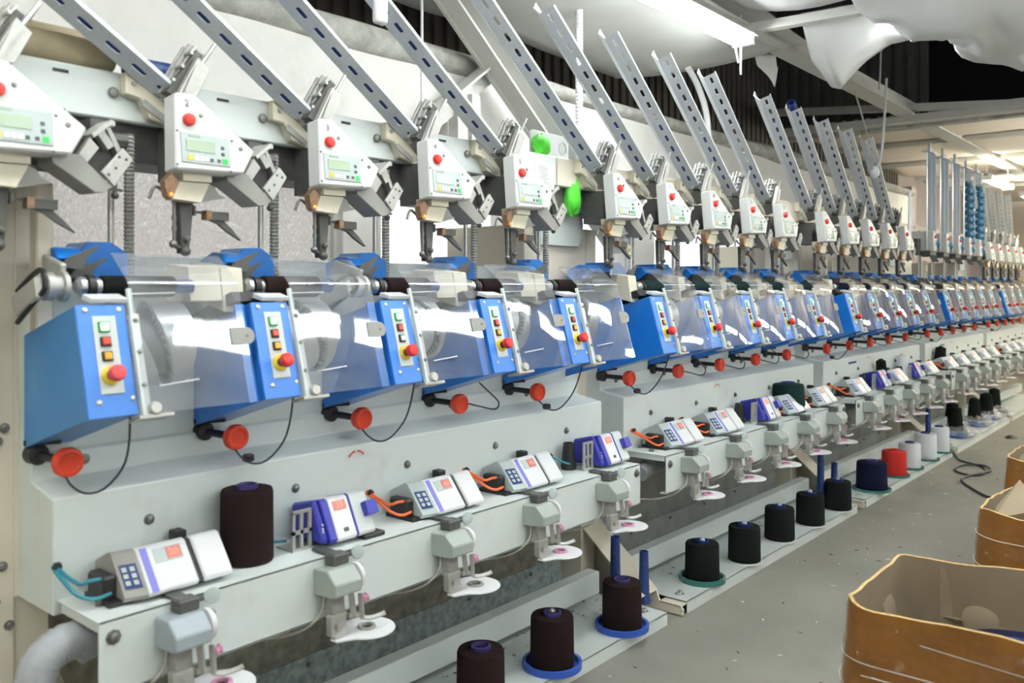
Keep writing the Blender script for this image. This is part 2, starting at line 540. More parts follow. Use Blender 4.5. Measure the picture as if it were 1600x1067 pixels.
# rough concrete ring beam along the wall top
mb = MB()
def ledge(u, v):
    x = -3 + 14.0 * u
    a = 2 * PI * v
    r = 1 + 0.25 * noise.noise(Vector((x * 1.7, math.cos(a), math.sin(a))))
    return (x, 3.04 + 0.10 * math.cos(a) * r, 2.51 + (0.06 + 0.015 * math.sin(x)) * math.sin(a) * r)
mb.grid(lambda u, v: ledge(v, u), 10, 120, closed_u=True)
struct(mb.build('trim_1', 'concrete', smooth=60), 'rough concrete band along the top of the back wall')
for i, (a, b, z0, z1) in enumerate(OPEN):
    mb = MB()
    f = 0.035
    mb.box(a, b, WY + 0.02, WY + 0.07, z0, z0 + f); mb.box(a, b, WY + 0.02, WY + 0.07, z1 - f, z1)
    mb.box(a, a + f, WY + 0.02, WY + 0.07, z0 + f, z1 - f); mb.box(b - f, b, WY + 0.02, WY + 0.07, z0 + f, z1 - f)
    n = max(1, int((b - a) / 0.7))
    for k in range(1, n):
        x = a + (b - a) * k / n
        mb.box(x - 0.02, x + 0.02, WY + 0.02, WY + 0.07, z0 + f, z1 - f)
    w = struct(mb.build('window_%d' % (i + 1), 'steelwhite', smooth=0))
    mb = MB(); mb.box(a + f, b - f, WY + 0.04, WY + 0.05, z0 + f, z1 - f)
    mb.build('pane', 'frosted' if i in (0,) else 'glass', w, smooth=0)
# outside, seen through the panes
mb = MB(); mb.box(5.3, 9.5, 5.2, 5.3, 0.0, 1.62)
o = struct(mb.build('tarpaulin_outside', 'bluewin', smooth=0)); tag(o, 'blue tarpaulin stretched outside the far window panes', 'tarpaulin', kind='thing')
mb = MB(); mb.box(5.6, 6.3, 4.6, 4.75, 0.0, 1.62)
o = struct(mb.build('brick_pier', 'brick', smooth=0)); tag(o, 'red brick pier outside, seen through the narrow window between machines', 'pier', kind='thing')
# recessed dusky wall farther on, far wall, left wall
mb = MB(); mb.box(11.03, 11.2, WY, 3.6, 0, 2.6); struct(mb.build('trim_2', 'purplewall', smooth=0), 'dusky return where the back wall steps back')
mb = MB(); mb.box(11.03, 18, 3.45, 3.6, 0, 3.0); struct(mb.build('wall_back_far', 'purplewall', smooth=0))
mb = MB(); mb.box(-3, 18, -5.2, -5, 0, 4.2); struct(mb.build('wall_front', 'wall', smooth=0))
mb = MB(); mb.box(-3.2, -3, -5, 3.6, 0, 4.2); struct(mb.build('wall_left', 'wall', smooth=0))
mb = MB(); mb.box(17.8, 18, -5, 3.6, 0, 4.2); struct(mb.build('wall_far', 'warmceil', smooth=0))
# brown cladding above the wall (open slit under the roof)
mb = MB()
for i in range(150):
    x = -3 + i * 0.1
    mb.box(x, x + 0.055, 3.42, 3.46, 2.3, 4.2); mb.box(x + 0.055, x + 0.1, 3.44, 3.48, 2.3, 4.2)
o = struct(mb.build('wall_back_upper', 'browncladding', smooth=0), 'dark corrugated cladding above the white wall')
# dark corrugated gable over the second ceiling
mb = MB()
for i in range(44):
    y = -1.2 + i * 0.105
    if y < 2.0:
        continue
    mb.box(8.02, 8.06, y, y + 0.06, 2.80, 4.2); mb.box(8.04, 8.08, y + 0.06, y + 0.105, 2.80, 4.2)
struct(mb.build('wall_gable', 'greycladding', smooth=0), 'dark grey corrugated sheeting above the second ceiling')
mb = MB(); mb.box(9.4, 9.45, -5, 3.4, 2.96, 4.2); struct(mb.build('wall_gable', 'roof', smooth=0), 'added black sheet standing for the dark roof gap')  # sheet added to shut out the bright outside and keep the gap black
mb = MB(); mb.box(8.0, 8.1, -5, 3.5, 2.78, 2.83); struct(mb.build('trim_3', 'concrete', smooth=0), 'dusty sill where the second ceiling begins')
# roof
mb = MB(); mb.box(-3, 18, -5, 3.6, 4.2, 4.28); struct(mb.build('roof', 'roof', smooth=0))
for i, y in enumerate((0.1, 1.3)):
    mb = MB(); mb.box(4.5, 9, y, y + 0.12, 3.95, 4.1); struct(mb.build('trim_%d' % (4 + i), 'darkbeam', smooth=0), 'dark roof purlin in the open gap')

# second (far) ceiling, cream cloth with seams
for i in range(6):
    xa = 8.08 + i * 1.6
    mb = MB()
    mb.grid(lambda u, v: (xa + 1.56 * u, -4.5 + 8.0 * v, 2.93 + 0.03 * math.sin(PI * u) * math.sin(v * 21 + i) - 0.03 * math.sin(PI * u)), 8, 40)
    struct(mb.build('ceiling_far', 'warmceil', smooth=60, solid=0.01), 'cream cloth ceiling panel over the far machines')
    mb = MB(); mb.box(xa - 0.05, xa, -4.5, 3.5, 2.87, 2.915); struct(mb.build('trim_%d' % (10 + i), 'steelwhite', smooth=0), 'cross batten under the cream ceiling')

# near ceiling cloth over the machines
mb = MB()
def sheetA(u, v):
    y = 2.02 + 1.0 * v
    x1 = 4.62 + (3.02 - y) * 0.62
    x = -3 + (x1 + 3) * u
    z = 2.93 - 0.19 * v - 0.03 * math.sin(PI * v) + 0.012 * math.sin(x * 5 + 3 * v) + 0.02 * noise.noise(Vector((x * 1.2, y * 3, 0)))
    z -= 0.05 * max(0, u - 0.93) / 0.07
    return (x, y, z)
mb.grid(sheetA, 90, 14)
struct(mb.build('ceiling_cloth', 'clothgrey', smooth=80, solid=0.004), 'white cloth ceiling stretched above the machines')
mb = MB()
def sheetB(u, v):
    x = -3 + 7.5 * u
    y = 2.14 - 7.0 * v
    z = 2.93 - 0.10 * math.sin(PI * min(1, v * 7)) * (0.7 + 0.3 * math.sin(x * 2.1)) + 0.02 * noise.noise(Vector((x * 2, y * 2, 4)))
    return (x, y, z)
mb.grid(sheetB, 60, 60)
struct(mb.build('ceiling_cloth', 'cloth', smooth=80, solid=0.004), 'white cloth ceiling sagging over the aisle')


def lerp_poly(P, t):
    n = len(P) - 1
    i = min(int(t * n), n - 1)
    f = t * n - i
    return Vector(P[i]).lerp(Vector(P[i + 1]), f)


def patch(name, top, bot, nu, nv, m, label, wob=0.03, seed=0, belly=(0, 0, -0.05)):
    mb = MB()
    def fn(u, v):
        a = lerp_poly(top, u); b = lerp_poly(bot, u)
        p = a.lerp(b, v) + Vector(belly) * math.sin(PI * v)
        q = p * 2.6 + Vector((seed, 0, 0))
        k = wob * (0.3 + 0.7 * v)
        p = p + Vector((noise.noise(q * 3.1) * k * 0.4, noise.noise(q * 2.9) * k * 0.4, (abs(noise.noise(q * 1.9)) - .2) * k))
        p = p + Vector((noise.noise(q) * k, noise.noise(q + Vector((9, 3, 1))) * k, noise.noise(q + Vector((2, 8, 5))) * k * 0.6))
        return p
    mb.grid(fn, nu, nv)
    return mb.build(name, m, smooth=80, solid=0.004)


o = patch('hanging_cloth', [(4.66, 1.84, 2.89), (4.65, 1.65, 2.88), (4.65, 1.4, 2.87), (4.66, 0.9, 2.87)],
          [(5.22, 1.90, 2.60), (5.16, 1.80, 2.57), (5.12, 1.62, 2.70), (5.17, 1.52, 2.775), (5.28, 1.34, 2.79), (5.34, 1.2, 2.79), (5.5, 0.9, 2.80)], 30, 14,
          'cloth', '', 0.04, 3)
tag(o, 'torn white ceiling cloth hanging in a point beside the long beam', 'cloth')
o = patch('hanging_cloth', [(4.05, 1.45, 2.86), (4.0, 1.2, 2.86), (3.95, 0.9, 2.86), (3.9, 0.4, 2.86), (3.9, 0.0, 2.86)],
          [(4.42, 1.30, 2.70), (4.62, 1.21, 2.66), (4.85, 1.14, 2.64), (5.05, 1.08, 2.60), (5.18, 0.99, 2.56), (5.3, 0.90, 2.575), (5.32, 0.86, 2.56), (5.0, 0.72, 2.72), (4.6, 0.3, 2.8), (4.5, 0.0, 2.8)], 40, 14,
          'cloth', '', 0.12, 11, belly=(0, 0, -0.10))
tag(o, 'crumpled white ceiling cloth flap hanging nearest the black roof gap', 'cloth')
o = patch('hanging_cloth', [(5.08, 2.30, 2.86), (5.2, 2.27, 2.86), (5.28, 2.25, 2.87)], [(5.16, 2.30, 2.78), (5.28, 2.26, 2.66), (5.33, 2.25, 2.80)], 10, 8, 'cloth', '', 0.03, 5)
tag(o, 'small white cloth tail hanging behind the lamp end', 'cloth')

# steelwork
mb = MB(); mb.box(1.5, 17.5, 2.14, 2.21, 2.86, 2.98); mb.box(1.5, 17.5, 2.10, 2.25, 2.855, 2.87)
struct(mb.build('beam_long', 'steelwhite', smooth=0), 'long white steel beam running over the machines')
mb = MB(); mb.bar((7.8, 3.4, 3.03), (7.8, -2.0, 2.53 + 0.0), 0.1, 0.055); struct(mb.build('beam_cross', 'steelwhite', smooth=0), 'white cross beam below the dark cladding')
mb = MB(); mb.bar((4.6, 2.12, 2.845), (4.6, 0.6, 2.80), 0.06, 0.05); struct(mb.build('beam_cross', 'steelwhite', smooth=0), 'white cross bar holding the ceiling cloth')
mb = MB(); mb.bar((7.9, 3.4, 2.84), (7.9, -2, 2.80), 0.14, 0.06); struct(mb.build('beam_cross', 'steelwhite', smooth=0), 'second dusty cross beam')
mb = MB()
mb.bar((2.80, 2.85, 2.83), (4.35, 2.85, 1.62), 0.02, 0.13, up=(0, 0, 1)); mb.bar((2.83, 2.80, 2.86), (4.38, 2.80, 1.65), 0.12, 0.012)
mb.bar((2.77, 2.80, 2.79), (4.31, 2.80, 1.59), 0.12, 0.012)
struct(mb.build('strut_diagonal', 'steelwhite', smooth=0), 'white diagonal steel strut against the wall')
mb = MB()
mb.bar((2.45, 2.9, 1.86), (3.30, 2.9, 2.49), 0.02, 0.09, up=(0, 0, 1)); mb.bar((2.42, 2.86, 1.90), (3.27, 2.86, 2.53), 0.10, 0.012)
mb.box(3.0, 3.07, 2.86, 2.92, 1.85, 2.28); mb.box(3.1, 3.16, 2.86, 2.92, 1.85, 2.33)
struct(mb.build('strut_diagonal', 'steelwhite', smooth=0), 'dusty white brace rising to the diagonal strut')

# fluorescent lamps
def lamp(x0, x1, y, z, mt, label, group=None):
    t = thing('fluorescent_lamp', label, 'lamp', (x0, y, z + 0.05), group)
    b = (x0, y, z + 0.05)
    mb = MB(b); hw = 0.022 if mt == 'tubewarm' else 0.085
    mb.prism([(y - hw, z + 0.035), (y - 0.022, z + 0.065), (y + 0.022, z + 0.065), (y + hw, z + 0.035), (y + 0.018, z + 0.045), (y - 0.018, z + 0.045)], 'x', x0, x1)
    mb.build('lamp_case', 'lampcase', t, smooth=0)
    for dy in (-0.045, 0.045):
        mb = MB(b); mb.cyl((x0 + 0.03, y + dy, z + 0.015), (x1 - 0.03, y + dy, z + 0.015), 0.018, n=12)
        mb.build('lamp_tube', mt, t)
    for xa in (x0, x1 - 0.03):
        mb = MB(b); mb.box(xa, xa + 0.03, y - 0.06, y + 0.06, z - 0.01, z + 0.06); mb.build('end_cap', 'lampcase', t, smooth=0)
    for xa in (x0 + .05, x1 - .05):
        mb = MB(b); mb.cyl((xa, y, z + .055), (xa, y, 2.93 if y > .8 else z + .12), .004, n=6); mb.build('hanger', 'lampcase', t)
    return t
lamp(3.1, 4.55, 2.12, 2.745, 'tube', 'bright white fluorescent lamp under the cloth beside the long beam')
for i, xa in enumerate((-.6, 1.0, 2.55)):
    lamp(xa, xa + 1.4, 1.30, 2.73, 'tube', '%s fluorescent lamp from the left in the row above the creel decks' % ORD[i], 'deck lamps')
lamp(10.85, 12.1, 2.17, 2.60, 'tubewarm', 'warm fluorescent lamp above the tall magazines')
lamp(13.1, 14.4, 2.17, 2.60, 'tubewarm', 'warm fluorescent lamp at the far end')
lamp(4.72, 5.0, 1.30, 2.73, 'tube', 'fluorescent lamp half hidden by the hanging cloth')
for i in range(8):
    lamp(0.6 + i * 1.85, 2.05 + i * 1.85, -0.75, 2.75 if i < 4 else 2.42, 'tube' if i < 4 else 'tubewarm', '%s fluorescent lamp from the left in the row over the aisle' % (ORD + ['sixth', 'seventh', 'eighth'])[i], 'aisle lamps')

for i in range(4):  # unseen warm row added to brighten the far ceiling
    lamp(8.6 + i * 2.0, 10.05 + i * 2.0, 0.7, 2.42, 'tubewarm', '%s added warm fluorescent lamp from the left, unseen, under the far ceiling' % ORD[i], 'added far lamps')
for i in range(5):  # unseen row added as fill light for the machine fronts
    lamp(-1.4 + i * 2.6, 0.05 + i * 2.6, -2.8, 2.70, 'tube', '%s added fluorescent fill lamp from the left in the unseen front row' % ORD[i], 'added front fill lamps')
lamp(-1.9, -0.45, 0.9, 2.55, 'tubewarm', 'added warm fluorescent lamp, unseen, beyond the left end of the nearest machine')  # unseen lamp added to warm and fill the left end

for (x, dz, dx) in ((4.42, -.10, .05), (4.50, -.16, .0)):
    mb = MB(); mb.tube([(x, 2.12, 2.73), (x + dx * .5, 2.12, 2.73 + dz * .5), (x + dx, 2.12, 2.73 + dz)], .006)
    tag(mb.build('lamp_tie', 'white', smooth=60), ('longer' if dz < -.12 else 'shorter') + ' white tie hanging from the end of the bright lamp', 'tie')
# cords and pipes
mb = MB(); mb.tube([(6.363, 1.9, 2.86), (6.34, 1.9, 2.7), (6.30, 1.9, 2.5), (6.24, 1.9, 2.30), (6.13, 1.9, 2.19)], 0.009)
mb.ball((6.10, 1.9, 2.17), 0.035, sz=1.25)
tag(mb.build('pull_cord', 'white', smooth=60), 'white cord with a knob hanging from the ceiling cloth', 'cord')
mb = MB((1.66, 1.9, 2.2)); mb.box(1.645, 1.69, 1.885, 1.915, 2.145, 2.30, bev=0.012, seg=2); mb.tube([(1.667, 1.9, 2.28), (1.66, 1.9, 2.6), (1.66, 1.95, 2.92)], 0.004, smooth=2)
tag(mb.build('cord_switch', 'white', smooth=60), 'white cord switch hanging above the fourth chute of the nearest machine', 'switch')
mb = MB(); mb.tube([(2.78, 2.88, 1.86), (2.78, 2.88, 2.5), (2.78, 2.88, 2.78)], 0.007, smooth=1)
tag(mb.build('hanging_wire', 'white', smooth=60), 'thin white wire hanging down the back wall', 'wire')
mb = MB()
prof = []
for i in range(90):
    z = i * 0.0095
    prof.append((0.0205 if i % 2 else 0.0175, z))
mb.lathe(prof, (3.63, 2.6, 2.04), (0, 0, 1), 12)
tag(mb.build('corrugated_conduit', 'white', smooth=30), 'white corrugated conduit rising from the white bin to the ceiling', 'conduit')
mb = MB(); mb.tube([(5.05, 2.6, 1.9), (5.05, 2.6, 2.30), (5.02, 2.6, 2.5), (4.90, 2.6, 2.66), (4.78, 2.6, 2.74)], 0.02, n=8)
tag(mb.build('bent_conduit', 'white', smooth=60), 'bent white pipe behind the chutes of the second machine', 'pipe')
mb = MB(); mb.tube([(6.9, 2.1, 3.9), (6.9, 2.1, 3.3), (6.86, 2.1, 2.9)], 0.008)
mb.cyl((6.88, 2.1, 3.2), (6.88, 2.1, 3.28), 0.018)
tag(mb.build('hanging_rod', 'steelwhite', smooth=60), 'pale hanging rod in the black roof gap', 'rod')
mb = MB(); mb.tube([(6.6, 2.2, 2.86), (6.9, 2.2, 2.55), (7.3, 2.2, 2.0), (7.45, 2.2, 1.75)], 0.007)
tag(mb.build('thin_cable', 'wirepale', smooth=60), 'thin pale cable slanting down behind the third machine', 'cable')
# ================================================================== machine frames
def bolt_mb(base, p, r=0.009, n=8):
    mb = MB(base); mb.lathe([(r * 1.5, 0), (r * 1.5, 0.002), (r, 0.003), (r, 0.008), (r * 0.7, 0.010)], p, (0, -1, 0), n)
    return mb


def make_machine(m):
    mx = X0 + STEP * m
    B = (mx, 1.80, 0)
    t = thing('winding_machine', 'cream steel frame of the ' + MACH[m] + ', carrying five blue winding units', 'machine', B, 'winding machine frames')
    def P(): return MB(B)
    mb = P()
    mb.prism([(2.0, .66), (2.0, .918), (2.118, .940), (2.118, 1.0), (2.13, 1.002), (2.13, 1.385), (2.26, 1.385), (2.26, 1.470), (2.28, 1.470), (2.45, 1.36), (2.45, .66)], 'x', mx - .04, mx + 2.105, bev=0.003)
    mb.build('cabinet', 'cream', t, smooth=30)
    mb = P()   # open channel: top, front, lower lip
    mb.box(mx - .03, mx + 2.08, 1.80, 2.03, .689, .693); mb.box(mx - .03, mx + 2.08, 1.80, 1.804, .535, .693, bev=0.001); mb.box(mx - .03, mx + 2.08, 1.80, 1.83, .535, .539)
    mb.box(mx + 2.076, mx + 2.08, 1.80, 2.03, .535, .693); mb.box(mx - .026, mx - .022, 1.81, 1.99, .668, .69)
    mb.build('arm_channel', 'cream', t, smooth=0)
    mb = P(); mb.tube([(mx - .02, 1.93, .60), (mx + .05, 1.93, .615), (mx + .2, 1.93, .62), (mx + 1.9, 1.93, .62)], 0.035, n=10, smooth=2)
    mb.build('suction_pipe', 'duct', t)
    for k in range(5):
        for (dx, y, z) in ((.28, 2.0, .83), (.18, 2.118, .975)):
            bolt_mb(B, (mx + PITCH * k + dx - .1, y, z)).build('bolt', 'bolt', t)
    for (dx, z) in ((0.0, .655), (2.05, .66)):
        bolt_mb(B, (mx + dx + .0, 1.80, z), .011).build('bolt', 'bolt', t)
    for (dx, y) in ((.02, 1.9), (.06, 1.98), (2.0, 1.88)):
        mb = P(); mb.lathe([(.013, 0), (.013, .003), (.009, .004), (.009, .012)], (mx + dx, y, .693), (0, 0, 1), 6); mb.build('bolt', 'bolt', t)
    # lower sheet behind the rail
    mb = P(); mb.box(mx - .04, mx + 2.22, 2.30, 2.31, .0, .67)
    mb.build('lower_panel', 'dirty' if m == 0 else 'galvpanel', t, smooth=0)
    mb = P(); mb.box(mx - .04, mx + 2.22, 2.292, 2.30, .07, .20)
    mb.build('lower_strip', 'bluestain' if m == 0 else 'galvpanel', t, smooth=0)
    for q in range(6):
        bolt_mb(B, (mx + .1 + q * .38, 2.292, .175), .006).build('bolt', 'bolt', t)
    mb = P(); mb.box(mx + .05, mx + 2.163, 2.05, 2.11, .106, .197, bev=0.003); mb.build('rail', 'cream', t, smooth=0)
    # creel deck
    mb = P()
    mb.box(mx + .135, mx + 2.278, 1.793, 2.29, .049, .053); mb.box(mx + .135, mx + 2.278, 1.793, 1.797, .0, .053, bev=.001)
    mb.box(mx + 2.274, mx + 2.278, 1.797, 2.05, .0, .05)
    mb.build('creel_deck', 'cream', t, smooth=0)
    mb = P()
    mb.prism([(2.59, .66), (1.915, .085), (1.90, .045), (1.80, .045), (1.785, .03), (1.79, .005), (2.3, .005), (2.95, .66)], 'x', mx + .085, mx + .095, bev=.001)
    mb.box(mx + .085, mx + .14, 1.795, 1.90, .040, .044)
    mb.bar((mx + .02, 1.915, .085), (mx + .02, 2.59, .66), .15, .006, up=(0, -.6, .7))
    mb.build('end_bracket', 'oldcream', t, smooth=0)
    for (dx, y) in ((.19, 1.86), (2.22, 1.87)):
        mb = P(); mb.lathe([(.02, 0), (.02, .003), (.010, .004), (.010, .014), (.006, .016)], (mx + dx, y, .053), (0, 0, 1), 8); mb.build('bolt', 'steel', t)
    # end cabinet
    mb = P(); mb.box(mx - .48, mx - .045, 2.19, 2.62, 0 if m == 0 else .66, 1.64, bev=.006); mb.box(mx - .07, mx + .03, 2.2, 2.62, 0, .66); mb.box(mx - .05, mx + .03, 2.19, 2.62, .66, 1.64, bev=.004)
    mb.build('end_cabinet', 'oldcream', t, smooth=0)
    for (dx, z) in ((-.07, 1.06), (-.085, 1.03), (-.11, .74), (-.075, .74), (-.09, .66), (-.06, .60), (-.2, 1.33)):
        bolt_mb(B, (mx + dx, 2.19, z), .008).build('bolt', 'bolt', t)
    if m == 0:
        mb = P(); mb.box(.795, .833, 2.06, 2.10, 1.285, 1.622, bev=.004); mb.build('end_post', 'oldcream', t, smooth=0)
    # head beam
    mb = P(); mb.box(mx - (.47 if m == 0 else .37), mx + 1.93, 2.10, 2.20, 1.795, 1.912, bev=.004); mb.build('head_beam', 'oldcream' if m else 'cream', t, smooth=0)
    mb = P(); mb.box(mx - .40, mx + 1.85, 2.13, 2.30, 1.70, 1.794)
    for k in range(5):
        x = mx + PITCH * k
        mb.box(x - .15, x + .0, 2.03, 2.13, 1.655, 1.79)
        mb.cyl((x + .04, 2.08, 1.74), (x + .16, 2.08, 1.74), .02, n=8)
        mb.box(x + .06, x + .10, 2.04, 2.12, 1.70, 1.78)
    mb.build('drive_housing', 'darkgrey', t, smooth=0)
    for k in range(5):
        x = mx + PITCH * k
        if k < 4:
            mb = P(); mb.lathe([(.012, 0), (.014, .004), (.012, .01), (.004, .012)], (x + .14, 2.10, 1.86), (0, -1, 0), 10); mb.build('bolt', 'bolt', t)
            mb = P(); mb.box(x + .0, x + .035, 2.098, 2.101, 1.888, 1.895); mb.build('slot', 'black', t, smooth=0)
        # lead screw and guide rod
        mb = P()
        prof = []
        for i in range(74):
            prof.append((.0135 if i % 2 else .0105, i * .005))
        mb.lathe(prof, (x + .18, 2.10, 1.40), (0, 0, 1), 10); mb.build('lead_screw', 'grey', t, smooth=30)
        mb = P(); mb.cyl((x + .135, 2.10, 1.39), (x + .135, 2.10, 1.72), .008, n=8); mb.build('guide_rod', 'steel', t)
    # shaped cheek that carries the beam at the far end
    mb = P()
    mb.prism([(mx + a, b) for a, b in ((1.88, 1.93), (2.06, 1.93), (2.06, 1.82), (2.20, 1.72), (2.215, 1.66), (2.205, 1.60), (2.18, 1.56), (1.90, 1.56))], 'y', 2.17, 2.185, bev=.002)
    mb.build('end_cheek', 'cream', t, smooth=0)
    # arc sticker on the cabinet
    mb = P()
    a0, a1 = math.radians(25), math.radians(160)
    for i in range(10):
        b0 = a0 + (a1 - a0) * i / 10; b1 = a0 + (a1 - a0) * (i + 1) / 10
        c = (mx + .815, .868)
        mb.add([(c[0] + r * math.cos(b), 1.9985, c[1] + r * math.sin(b)) for r, b in ((.027, b0), (.040, b0), (.040, b1), (.027, b1))], [(0, 1, 2, 3)])
    mb.mi = 1
    for b in (38, 50, 62, 74, 98, 110, 122, 134):
        b0 = math.radians(b); b1 = math.radians(b + 9)
        mb.add([(c[0] + r * math.cos(q), 1.9975, c[1] + r * math.sin(q)) for r, q in ((.031, b0), (.037, b0), (.037, b1), (.031, b1))], [(0, 1, 2, 3)])
    mb.build('arc_sticker', ['paper', 'red'], t, smooth=0)
    if m in (2, 3):
        mb = P(); mb.box(mx + .42, mx + .56, 1.996, 2.0, .872, .884); mb.build('nameplate', 'navy', t, smooth=0)
    if m >= 1:
        # clear guards by the end cabinet
        mb = P(); mb.prism([(-.135, 1.437), (-.135, 1.60), (-.12, 1.607), (.01, 1.607), (.02, 1.60), (.02, 1.437)], 'y', 2.0, 2.004)
        mb.xform(Matrix.Translation((mx, 0, 0))); g = mb.build('guard_plate', 'cover', t, smooth=0)
        mb = P(); mb.box(mx - .137, mx - .133, 1.998, 2.006, 1.437, 1.605); mb.box(mx + .018, mx + .022, 1.998, 2.006, 1.437, 1.602); mb.build('guard_edge', 'edgeglint', g, smooth=0)
        mb = P(); mb.box(mx - .025, mx + .01, 1.996, 1.999, 1.525, 1.567)
        mb.mi = 1
        cx, cz = mx - .0075, 1.546
        mb.add([(cx + a, 1.995, cz + b) for a, b in ((0, -.012), (-.004, .0), (-.013, .014), (-.008, -.003))], [(0, 1, 2, 3)])
        mb.add([(cx + a, 1.995, cz + b) for a, b in ((0, -.012), (.008, -.003), (.013, .014), (.004, .0))], [(0, 1, 2, 3)])
        mb.build('warning_sticker', ['sticker', 'ink'], g, smooth=0)
    return t


for m in range(NM):
    make_machine(m)
# ================================================================== blue winding units
FT = Vector((0, 1.868, 1.348)); FB = Vector((0, 1.802, 1.114))
FD = (FB - FT); FN = Vector((0, -.234, .066)).normalized()


def PF(x, s, d=0.0):
    p = FT + FD * s + FN * d
    return (x, p.y, p.z)


def plate_on(mb, x0, x1, s0, s1, d0, d1, bev=0.0):
    vs = [PF(x0, s0, d0), PF(x1, s0, d0), PF(x1, s1, d0), PF(x0, s1, d0), PF(x0, s0, d1), PF(x1, s0, d1), PF(x1, s1, d1), PF(x0, s1, d1)]
    v, f = mb.add(vs, [(0, 3, 2, 1), (4, 5, 6, 7), (0, 1, 5, 4), (1, 2, 6, 5), (2, 3, 7, 6), (3, 0, 4, 7)])
    bmesh.ops.recalc_face_normals(mb.bm, faces=f)
    if bev:
        es = set(e for ff in f for e in ff.edges)
        bmesh.ops.bevel(mb.bm, geom=list(es), offset=bev, segments=1, affect='EDGES', profile=0.5)
    return mb


UB = (0, 1.80, 1.0)


def UM():
    return MB(UB)


def bent_cover(mb, k):
    """bent clear sheet: lower face in front of the drum, upper flap leaning back"""
    pts = [(1.952, 1.464), (1.925, 1.443), (1.895, 1.419), (1.874, 1.402), (1.866, 1.392), (1.857, 1.365), (1.843, 1.315), (1.827, 1.26), (1.811, 1.21), (1.796, 1.16), (1.783, 1.116)]
    bow = .0035 + .002 * math.sin(k * 2.3)
    def fn(u, v):
        i = round(v * (len(pts) - 1))
        y, z = pts[i]
        x = .064 + .272 * u
        if v < .35:
            x += .0 * u
        b = bow * math.sin(PI * u) * (1 if v > .35 else v / .35)
        tw = .006 * (u - .5) * (v - .5) * math.sin(k * 1.7)
        return (x, y - b + tw, z + b * .2)
    mb.grid(fn, 10, len(pts) - 1)


